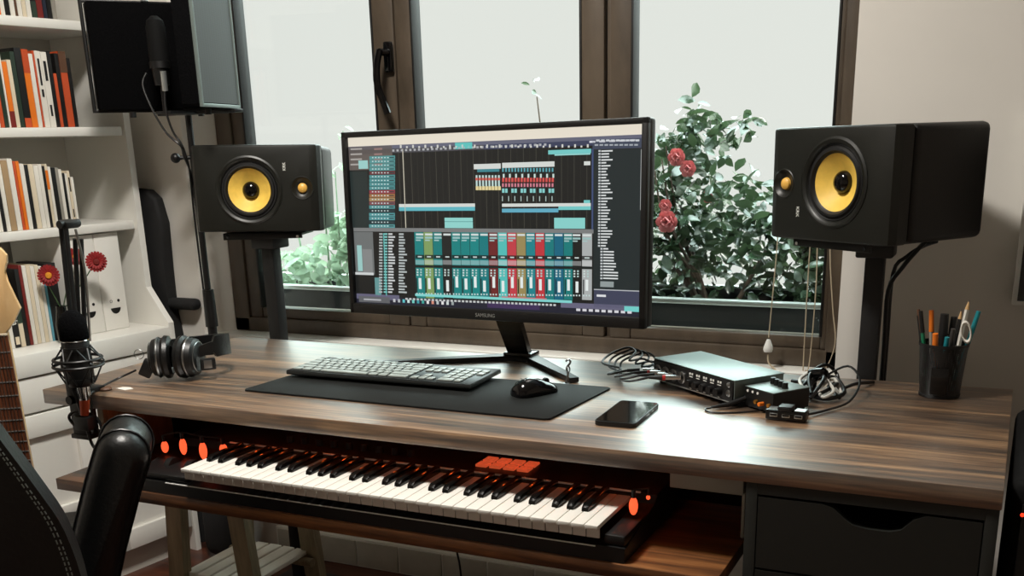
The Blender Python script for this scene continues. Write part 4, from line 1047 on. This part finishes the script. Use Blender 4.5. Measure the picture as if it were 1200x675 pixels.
pF = [Vector((-1.80+2.0, .52-.70, 0)), Vector((-1.87+2.0, .74-.70, 0)), Vector((-2.09+2.0, .79-.70, 0)), Vector((-2.22+2.0, .60-.70, 0))]
HS = .272
for i in range(3):
    a, b_ = pF[i], pF[i+1]; d_ = (b_-a); L_ = d_.length; ang = math.atan2(d_.y, d_.x); mid = (a+b_)/2
    inn = Vector((math.cos(ang+PI/2), math.sin(ang+PI/2), 0))     # towards the inside
    if inn.dot(Vector((-.03, -.15, 0))-mid) < 0: inn = -inn
    hgt = HS+(.03 if i == 0 else 0)
    m = MB(); m.box(mid+Vector((0, 0, hgt/2))-inn*.004, (L_-.014, .003, hgt-.02), RZ(ang)); o = m.build('perforated_panel', 'perf', sh)
    m = MB(); ft = .05 if i == 0 else .028; m.box(mid+Vector((0, 0, hgt/2))+inn*(ft/2), (L_-.016-(.05 if i == 1 else 0), ft, hgt-.012), RZ(ang), .004); m.build('foam', 'foam', sh)
    m = MB()
    for z in (.004, hgt-.004): m.box(mid+Vector((0, 0, z))-inn*.004, (L_, .008, .008), RZ(ang), .001)
    for p_ in (a, b_): m.cyl(p_-inn*.004, p_-inn*.004+Vector((0, 0, hgt)), .005, seg=10)
    m.build('panel_frame', 'aluminium' if i == 0 else 'black', o)
m = MB(); m.box((.02, .02, -.006), (.30, .03, .008), RZ(-.15), .002); m.box((0, -.02, -.006), (.05, .14, .008), None, .002)
m.build('mounting_bar', 'blackmetal', sh)
for (x, y) in ((.11, -.05), (-.13, -.06), (.0, .05)):
    m = MB(); m.cyl((x, y, -.014), (x, y, 0), .008, seg=10); m.build('thumb_screw', 'black', sh)
m = MB(); m.cyl((.03, .05, HS-.002), (.03, .05, HS+.03), .008, seg=10); m.cyl((-.12, .02, HS-.002), (-.12, .02, HS+.012), .01, seg=10); part(m.build('top_clip', 'silver', sh), 'pale clip on the top edge')
vm = thing('condenser_microphone', 'large black microphone standing inside the acoustic shield', 'microphone', (-2.02, .64, .572))
m = MB(); m.lathe([(0, .115), (.024, .115), (.024, .195), (.02, .212), (.008, .222), (0, .223)], None, 24); m.build('grille', 'blackmatte', vm)
m = MB(); m.lathe([(0, .1), (.026, .1), (.026, .116), (.02, .118), (0, .118)], None, 24); m.cyl((0, 0, .06), (0, 0, .1), .018, .022, 20); m.build('body', 'black', vm)
m = MB(); m.cyl((0, 0, -.002), (0, 0, .06), .006, seg=10); m.build('post', 'blackmetal', vm)
m = MB(); m.cyl((.035, -.03, .045), (.04, -.035, .09), .0075, seg=12); m.build('connector', 'silver', vm)
m = MB(); m.tube([(-2.03, .60, .66), (-2.032, .585, .63), (-2.0, .575, .57), (-1.95, .56, .515), (-1.915, .565, .485), (-1.945, .605, .46), (-1.995, .68, .41), (-2.022, .715, .30), (-2.022, .72, .1)], .0028, 8, 5)
tag(m.build('microphone_cable', 'cable'), 'black cable curving down from the left of the shielded microphone', 'cable', 'cables below the acoustic shield')
m = MB(); m.tube([(-1.98, .603, .615), (-1.972, .59, .57), (-1.935, .565, .52), (-1.91, .562, .49), (-1.935, .60, .465), (-1.99, .67, .42), (-2.018, .70, .30), (-2.02, .705, .1)], .0028, 8, 5)
tag(m.build('microphone_cable', 'cable'), 'black cable dropping from the silver connector inside the acoustic shield', 'cable', 'cables below the acoustic shield')

# ------------------------------------------------------------------ boom arm and its microphone
MXm, MYm = -1.705, -.035
ba = thing('boom_arm', 'black scissor microphone arm clamped to the front left desk edge', 'microphone arm', (-1.745, .0, 0))
def w2l(x, y, z): return (x+1.745, y, z)
m = MB(); m.box((0.0, .016, .006), (.045, .05, .010), None, .002); m.box((0, -.016, -.04), (.04, .012, .10), None, .002); m.box((.0, .0, -.088), (.05, .05, .010), None, .002); m.cyl((0, .02, -.088), (0, .02, -.034), .006, seg=12); m.cyl((0, .02, -.036), (0, .02, -.0315), .014, seg=14); m.build('clamp', 'black', ba)
m = MB(); m.cyl((0, .012, .01), (0, .012, .05), .011, seg=14); m.build('pivot', 'blackmetal', ba)
EL = Vector(w2l(-1.712, .0, .345))
def arm(a, b_, off, name='arm_tube'):
    a, b_ = Vector(a), Vector(b_)
    m = MB(); m.cyl(a+Vector(off), b_+Vector(off), .0048, seg=10); return m.build(name, 'blackmetal', ba)
low = Vector((0, .012, .05)); upb = Vector(w2l(-1.712, -.012, .125))
for off in ((-.008, .0, 0), (.008, .0, 0)): arm(low, EL+Vector((.006, .012, -.03)), off)
for off in ((-.009, -.012, .0), (.004, -.012, .0)): arm(EL, upb, off)
m = MB(); m.box(EL, (.026, .034, .014), RY(.2), .004); m.cyl(EL+Vector((0, -.024, 0)), EL+Vector((0, .024, 0)), .008, seg=14); m.build('elbow_joint', 'black', ba)
m = MB(); m.tube([EL+Vector((.016, .0, -.01)), EL+Vector((.018, .006, -.1)), low+Vector((.03, .0, .06))], .0026, 8, 10); part(m.build('spring', 'steel', ba), 'thin steel spring')
m = MB(); m.tube([upb+Vector((-.008, -.012, .0)), (-.0-.02+.0, -.02, .07), Vector(w2l(MXm-.028, MYm, .03)), Vector(w2l(MXm-.012, MYm+.0, -.02)), Vector(w2l(MXm-.008, MYm, -.045))], .006, 10); m.box(w2l(MXm-.004, MYm, -.05), (.04, .03, .03), None, .004); m.build('mount_bracket', 'black', ba)
pm = thing('podcast_microphone', 'black microphone in a spider shock mount hanging at the front left desk corner', 'microphone', (MXm, MYm, -.004))
m = MB(); m.lathe([(0, .124), (.0255, .124), (.0275, .127), (.0275, .152), (.025, .167), (.018, .178), (.008, .184), (0, .185)], None, 28); m.build('grille', 'foam', pm)
m = MB(); m.lathe([(0, .032), (.024, .032), (.0268, .04), (.0268, .122), (.0255, .125), (0, .125)], None, 28); m.build('body', 'black', pm)
m = MB(); m.lathe([(.0272, .1235), (.0279, .1245), (.0272, .1255)], None, 28); m.build('grille_ring', 'chrome', pm)
m = MB(); m.cyl((.002, 0, .002), (.002, 0, .036), .0105, .0115, 16)
for k in range(8): a = k*PI/4; m.cyl((.002+.0112*math.cos(a), .0112*math.sin(a), .006), (.002+.0112*math.cos(a), .0112*math.sin(a), .03), .0018, seg=6)
m.build('connector', 'chrome', pm)
m = MB(); m.cyl((.0, -.004, -.03), (.002, 0, .003), .008, .0105, 14); part(m.build('connector_sleeve', 'redorange', pm), 'orange-red sleeve')
sm_ = thing('shock_mount', 'black spider shock mount with two wire rings around the hanging microphone', 'shock mount', (MXm, MYm, -.004))
for z, R_ in ((.074, .048), (.087, .046)):
    m = MB(); m.tube([(R_*math.cos(a), R_*math.sin(a), z) for a in [2*PI*k/28 for k in range(28)]], .0032, 8, 1, True); m.build('outer_ring', 'black', sm_)
for z in (.044, .108):
    m = MB(); m.lathe([(.0272, z-.004), (.0292, z-.004), (.0292, z+.004), (.0272, z+.004)], None, 28, True); m.build('inner_ring', 'black', sm_)
m = MB()
for k in range(6):
    a = 2*PI*k/6+.3; a2 = a+.5
    m.tube([(.029*math.cos(a), .029*math.sin(a), .109), (.049*math.cos(a2), .049*math.sin(a2), .08), (.029*math.cos(a), .029*math.sin(a), .038)], .0017, 6, 1)
    m.tube([(.029*math.cos(a2+.3), .029*math.sin(a2+.3), .109), (.049*math.cos(a2), .049*math.sin(a2), .08), (.029*math.cos(a2+.3), .029*math.sin(a2+.3), .038)], .0017, 6, 1)
m.build('elastic_cord', 'black', sm_)
m = MB(); m.box((-.03, .0, .026), (.02, .014, .06), None, .003); m.cyl((-.03, -.012, .0), (-.03, .014, .0), .009, seg=14); m.build('swivel', 'black', sm_)
m = MB(); m.tube([(MXm+.0, MYm-.004, -.06), (MXm+.006, MYm, -.10), (MXm+.03, MYm+.006, -.115), (MXm+.025, MYm+.012, -.07), (MXm+.012, MYm+.012, -.04), (MXm-.03, MYm+.005, -.03), (MXm-.055, MYm+.004, -.045), (MXm-.035, MYm+.004, -.065), (MXm-.01, MYm+.006, -.06)], .0032, 8, 6)
tag(m.build('microphone_cable', 'cable'), 'black cable looping below the hanging microphone at the desk corner', 'cable')

# ------------------------------------------------------------------ guitar at the left edge
gc = Vector((-2.03, .03, .107))
gt = thing('electric_guitar', 'electric guitar with pale maple headstock standing at the left before the bookcase', 'guitar', (gc.x+.02, gc.y, FL+.0), .62)
gz = gc.z+DZ
m = MB()
hs = [(-.0215, 0), (-.03, .02), (-.03, .05), (-.026, .1), (-.02, .15), (-.012, .175), (.004, .188), (.022, .188), (.038, .181), (.048, .166), (.046, .150), (.036, .132), (.038, .11), (.050, .075), (.058, .052), (.042, .026), (.0215, 0)]
m.prism(hs, -.007, .007, TR(0, 0, gz) @ RX(PI/2), .002); m.build('headstock', 'maple', gt)
m = MB()
for k in range(6): z = gz+.03+k*.025; x = .006+.003*k; m.cyl((x, -.008, z), (x, -.018, z), .004, seg=10); m.cyl((x+.0, -.0085, z), (x, -.0095, z), .006, seg=12)
m.build('tuning_post', 'gold', gt)
m = MB(); m.box((0, -.004, gz-.003), (.043, .008, .005), None, .001); m.build('nut', 'cream', gt)
m = MB(); m.prism([(-.0215, gz-.005), (.0215, gz-.005), (.027, gz-.43), (-.027, gz-.43)], -.003, .004, TR(0, -.002, 0) @ RX(PI/2)); fb = m.build('fretboard', 'rosewood', gt)
m = MB()
z = gz-.005
for k in range(13): z = gz-.005-.648*(1-2**(-(k+1)/12)); wv = .0215+.0055*(gz-z)/.43; m.box((0, -.0068, z), (2*wv, .0016, .002))
m.build('fret', 'silver', fb)
m = MB(); m.prism([(-.0215, gz), (.0215, gz), (.027, gz-.5), (-.027, gz-.5)], -.018, -.002, TR(0, 0, 0) @ RX(PI/2), .004); m.build('neck', 'maple', gt)
m = MB(); bo = []
for k in range(40):
    a = 2*PI*k/40; r_ = .15+.03*math.cos(2*a)-.018*math.cos(3*a)*0
    bo.append((1.0*r_*math.sin(a)*(.98+.08*math.cos(a)), .2+1.15*r_*math.cos(a)-.0))
zb = min(p[1] for p in bo); bo = [(x, y-zb+.003) for x, y in bo]
m.prism(bo, -.022, .022, TR(0, .015, 0) @ RX(PI/2), .006, 3); m.build('guitar_body', 'redorange', gt)
m = MB()
for k in range(6): x = -.016+k*.0064; m.cyl((x, -.009, gz-.003), (x*1.4, -.012, .18), .0006, seg=5)
m.build('string', 'steel', gt)

# ------------------------------------------------------------------ chair
hx = Vector((.76, .65, 0)).normalized(); fx = Vector((-.65, .76, 0)).normalized()
cbk = Vector((-1.484, -.654, 0))
ch = thing('office_chair', 'black leather office chair with stitched backrest in the left foreground', 'chair', (cbk.x, cbk.y, FL), math.atan2(hx.y, hx.x))
# local: x across, y towards the desk, z up from the floor
half = [(0, .36), (.06, .355), (.11, .33), (.14, .28), (.158, .22), (.172, .165), (.198, .10), (.24, .01), (.268, -.06), (.282, -.16), (.27, -.26), (.22, -.30), (0, -.31)]
def smooth_line(P, n=5):
    out = []
    for i in range(len(P)-1):
        a, b_, c_, d_ = P[max(i-1, 0)], P[i], P[i+1], P[min(i+2, len(P)-1)]
        for k in range(n):
            t_ = k/n; out.append(tuple(.5*((2*b_[j])+(c_[j]-a[j])*t_+(2*a[j]-5*b_[j]+4*c_[j]-d_[j])*t_*t_+(3*b_[j]-a[j]-3*c_[j]+d_[j])*t_**3) for j in (0, 1)))
    return out+[P[-1]]
half = smooth_line(half, 4)
outl = half + [(-x, z) for x, z in half[-2:0:-1]]
m = MB(); m.prism(outl, -.02, .03, TR(0, -.0, DZ) @ RX(PI/2), .014, 4); m.build('backrest', 'leather', ch)
m = MB()
inset = [(x*.93-.004, z*.97) for x, z in half if z > -.25]
for off, ins in ((-.0303, .958), (-.0305, .938)):
    P_s = [Vector((x*ins, off, DZ+z)) for x, z in half[8:-8]]
    fineP = []
    for a, b_ in zip(P_s, P_s[1:]):
        nseg = max(1, int((b_-a).length/.0085))
        for k in range(nseg): fineP.append((a+(b_-a)*k/nseg, a+(b_-a)*(k+.6)/nseg))
    for a, b_ in fineP: m.cyl(a, b_, .0011, seg=5)
part(m.build('stitching', 'stitch', ch), 'pale stitching along the edge')
m = MB(); m.box((0, .30, .47), (.5, .5, .11), None, .045, 4); m.build('seat', 'leather', ch)
for sx in (-1, 1):
    m = MB()
    # an upright padded arm, leaning outwards at the top, with a rounded end and a seam
    secs = [(.175, .45), (.185, .8), (.205, 1), (.27, 1), (.31, .98), (.335, .85), (.347, .55)]
    pth = [Vector((.215, 0, .36)), Vector((.245, 0, .46)), Vector((.278, 0, .56)), Vector((.315, 0, .66)), Vector((.338, 0, .715))]
    def outline(sc):
        R_ = .044*sc; L_, Rr = [], []
        for i, p in enumerate(pth):
            t_ = (pth[min(i+1, len(pth)-1)]-pth[max(i-1, 0)]).normalized(); n_ = Vector((t_.z, 0, -t_.x))
            L_.append(p-n_*R_); Rr.append(p+n_*R_)
        e = pth[-1]; t_ = (pth[-1]-pth[-2]).normalized(); n_ = Vector((t_.z, 0, -t_.x))
        cap = [e+n_*R_*math.cos(k*PI/10)+t_*R_*math.sin(k*PI/10) for k in range(1, 10)]
        return Rr+cap+L_[::-1]
    prev = None
    for y, sc in secs:
        ring = [m.bm.verts.new((sx*p.x, y, p.z)) for p in outline(sc)]
        if prev:
            for k in range(len(ring)): m.bm.faces.new([prev[k], prev[(k+1) % len(ring)], ring[(k+1) % len(ring)], ring[k]])
        else: m.bm.faces.new(ring)
        prev = ring
    m.bm.faces.new(prev[::-1]); o = m.build('armrest', 'leather', ch, ang=60)
    m = MB()
    for y in (.206, .31): m.tube([(sx*p.x, y, p.z) for p in outline(1.03)], .0022, 6, 1)
    m.build('seam', 'leather', o)
    m = MB(); m.tube([(sx*.22, .24, .40), (sx*.2, .25, .40), (sx*.16, .26, .415)], .02, 10); m.build('arm_bracket', 'chrome', o)
m = MB(); m.cyl((0, .3, .1), (0, .3, .43), .028, seg=18); m.box((0, .28, .41), (.2, .24, .03), None, .005); m.box((0, .03, .42), (.1, .14, .03), None, .005); m.build('gas_column', 'blackmetal', ch)
for k in range(5):
    a = 2*PI*k/5+.3; e = Vector((.29*math.cos(a), .3+.29*math.sin(a), .075))
    m = MB(); m.tube([(0, .3, .11), ((e.x)*.5, .3+(e.y-.3)*.5, .1), e], .02, 8, 3, taper=.014); l_ = m.build('base_leg', 'blackmetal', ch)
    m = MB(); m.cyl(e+Vector((-.02, 0, -.047)), e+Vector((.02, 0, -.047)), .0275, seg=18); m.cyl(e, e+Vector((0, 0, -.03)), .008); m.build('caster', 'black', l_)

# ------------------------------------------------------------------ right edge: wall screen and tower
tv = thing('wall_screen', 'flat black screen with silver bezel on the wall at the far right', 'screen', (.30, .86, .127))
m = MB(); m.box((0, .01, .2), (.642, .035, .40), None, .004); m.build('casing', 'white', tv)
m = MB(); m.box((0, -.009, .2), (.622, .003, .38)); m.build('screen', 'blackgloss', tv)
m = MB(); m.box((0, .032, .2), (.2, .016, .2)); m.build('wall_bracket', 'black', tv)
tw = thing('equipment_tower', 'tall black cabinet with a red power light beside the right end of the desk', 'cabinet', (.126, .30, FL))
m = MB(); m.box((0, 0, DZ/2-.0), (.235, .46, DZ-.01), None, .02, 3); m.build('housing', 'blackmatte', tw)
m = MB(); m.box((0, -.232, .36), (.2, .006, .66), None, .002); m.build('front_panel', 'black', tw)
m = MB(); m.sph((-.098, -.2365, DZ-.055), .0028, (1, 1, 1), 10); part(m.build('power_light', 'leds', tw), 'red power light')

# ------------------------------------------------------------------ things under the desk, blind cords
m = MB(); m.box((0, 0, .10), (.13, .12, .2), None, .045, 4)
b0 = thing('duffel_bag', 'black bag on the floor under the desk beside the bookcase corner', 'bag', (-2.135, .82, FL))
m.build('bag_body', 'bag', b0)
m = MB(); m.tube([(-.04, 0, .19), (-.035, 0, .225), (.035, 0, .225), (.04, 0, .19)], .008, 8); m.build('carry_handle', 'black', b0)
for i, (x, lb) in enumerate([(-1.935, 'black cable hanging behind the desk, left of two above the slats'), (-1.918, 'black cable hanging behind the desk, right of two above the slats')]):
    m = MB(); m.tube([(x, .655, -.05), (x+.005, .66, -.3), (x-.005, .66, -.55), (x+.004, .66, -.71)], .0035, 8); tag(m.build('hanging_cable', 'cable'), lb, 'cable', 'cables hanging behind the desk')
m = MB(); m.tube([(-1.32, .66, -.05), (-1.32, .7, -.4), (-1.33, .82, -.6), (-1.34, .86, -.726)], .003, 8); tag(m.build('hanging_cable', 'cable'), 'thin black cable dropping to the floor under the middle of the desk', 'cable', 'cables hanging behind the desk')
t = thing('blind_cord', 'thin blind cord with a white bell-shaped pull before the right window pane', 'blind cord', (-.515, .925, OT-.03))
m = MB(); m.tube([(.07, .04, -.955), (.02, .01, -.965), (.002, 0, -1.0), (-.004, 0, -1.15), (-.012, 0, -1.33)], .0014, 6, 6); m.tube([(-.012, 0, -1.37), (-.008, -.004, -1.39), (.01, -.006, -1.405)], .002, 6); m.build('string', 'cord', t)
m = MB(); m.lathe([(0, -1.335), (.004, -1.335), (.0065, -1.341), (.0105, -1.352), (.0115, -1.358), (.0095, -1.364), (0, -1.365)], TR(-.012, 0, 0), 18); part(m.build('pull', 'white', t), 'white bell-shaped pull')
for x, lb, pts in [(-.438, 'blind cord hanging in a narrow loop at the right of the window', [(.02, .04, -.96), (-.003, .0, -.99), (-.006, 0, -1.38), (0, 0, -1.402), (.008, 0, -1.38), (.012, 0, -1.2), (.006, 0, -1.0), (.02, .04, -.965)]),
                   (-.402, 'pale blind cord farthest right, swinging towards the wall edge', [(-.01, .04, -.97), (0, .01, -.98), (.002, -.004, -1.12), (.018, -.016, -1.25), (.03, -.026, -1.33), (.012, -.024, -1.39), (-.02, -.02, -1.405)])]:
    m = MB(); m.tube(pts, .0014, 6, 6); tag(m.build('blind_cord', 'cord', None, (x, .925, OT-.03)), lb, 'blind cord')

# ------------------------------------------------------------------ light
sc = bpy.context.scene
wd = bpy.data.worlds.new('sky'); sc.world = wd; wd.use_nodes = True; nt = wd.node_tree; L = nt.links.new
bg = nt.nodes['Background']; tc = nt.nodes.new('ShaderNodeTexCoord'); sx = nt.nodes.new('ShaderNodeSeparateXYZ'); L(tc.outputs['Generated'], sx.inputs[0])
SKY1, SKY2 = 8.2, 4.0     # brightness the overcast sky gains towards the zenith
def ramp(z0, z1, v):
    n = nt.nodes.new('ShaderNodeMapRange'); n.inputs['From Min'].default_value = z0; n.inputs['From Max'].default_value = z1; n.inputs['To Min'].default_value = 0; n.inputs['To Max'].default_value = v
    L(sx.outputs['Z'], n.inputs['Value']); return n.outputs['Result']
ad = nt.nodes.new('ShaderNodeMath'); ad.operation = 'ADD'; L(ramp(.15, .34, SKY1), ad.inputs[0]); L(ramp(.34, .9, SKY2), ad.inputs[1])
ad2 = nt.nodes.new('ShaderNodeMath'); ad2.operation = 'ADD'; L(ad.outputs[0], ad2.inputs[0]); ad2.inputs[1].default_value = .86
L(ad2.outputs[0], bg.inputs['Strength'])
rp = nt.nodes.new('ShaderNodeValToRGB'); e = rp.color_ramp.elements     # hue only: slightly warm at the horizon, cooler above
e[0].position = .12; e[0].color = (1, 1, .955, 1); e[1].position = .4; e[1].color = (.80, .97, .96, 1)
L(sx.outputs['Z'], rp.inputs['Fac']); L(rp.outputs['Color'], bg.inputs['Color'])
def area(name, loc, energy, size, rot=(0, 0, 0), col=(1, 1, 1)):
    l = bpy.data.lights.new(name, 'AREA'); l.energy = energy; l.size = size; l.color = col
    o = bpy.data.objects.new(name, l); C.objects.link(o); o.location = (loc[0], loc[1], loc[2]+DZ); o.rotation_euler = rot; return o
area('ceiling_lamp', (-1.2, -.28, 1.72), 48, .28, (0, 0, 0), (1, .95, .88))
vs = sc.view_settings; vs.view_transform = 'Standard'; vs.look = 'None'; vs.gamma = 1; vs.exposure = 0; vs.use_curve_mapping = False
sc.cycles.use_denoising = True; sc.cycles.max_bounces = 8; sc.cycles.transparent_max_bounces = 12
sc.cycles.sample_clamp_indirect = 6
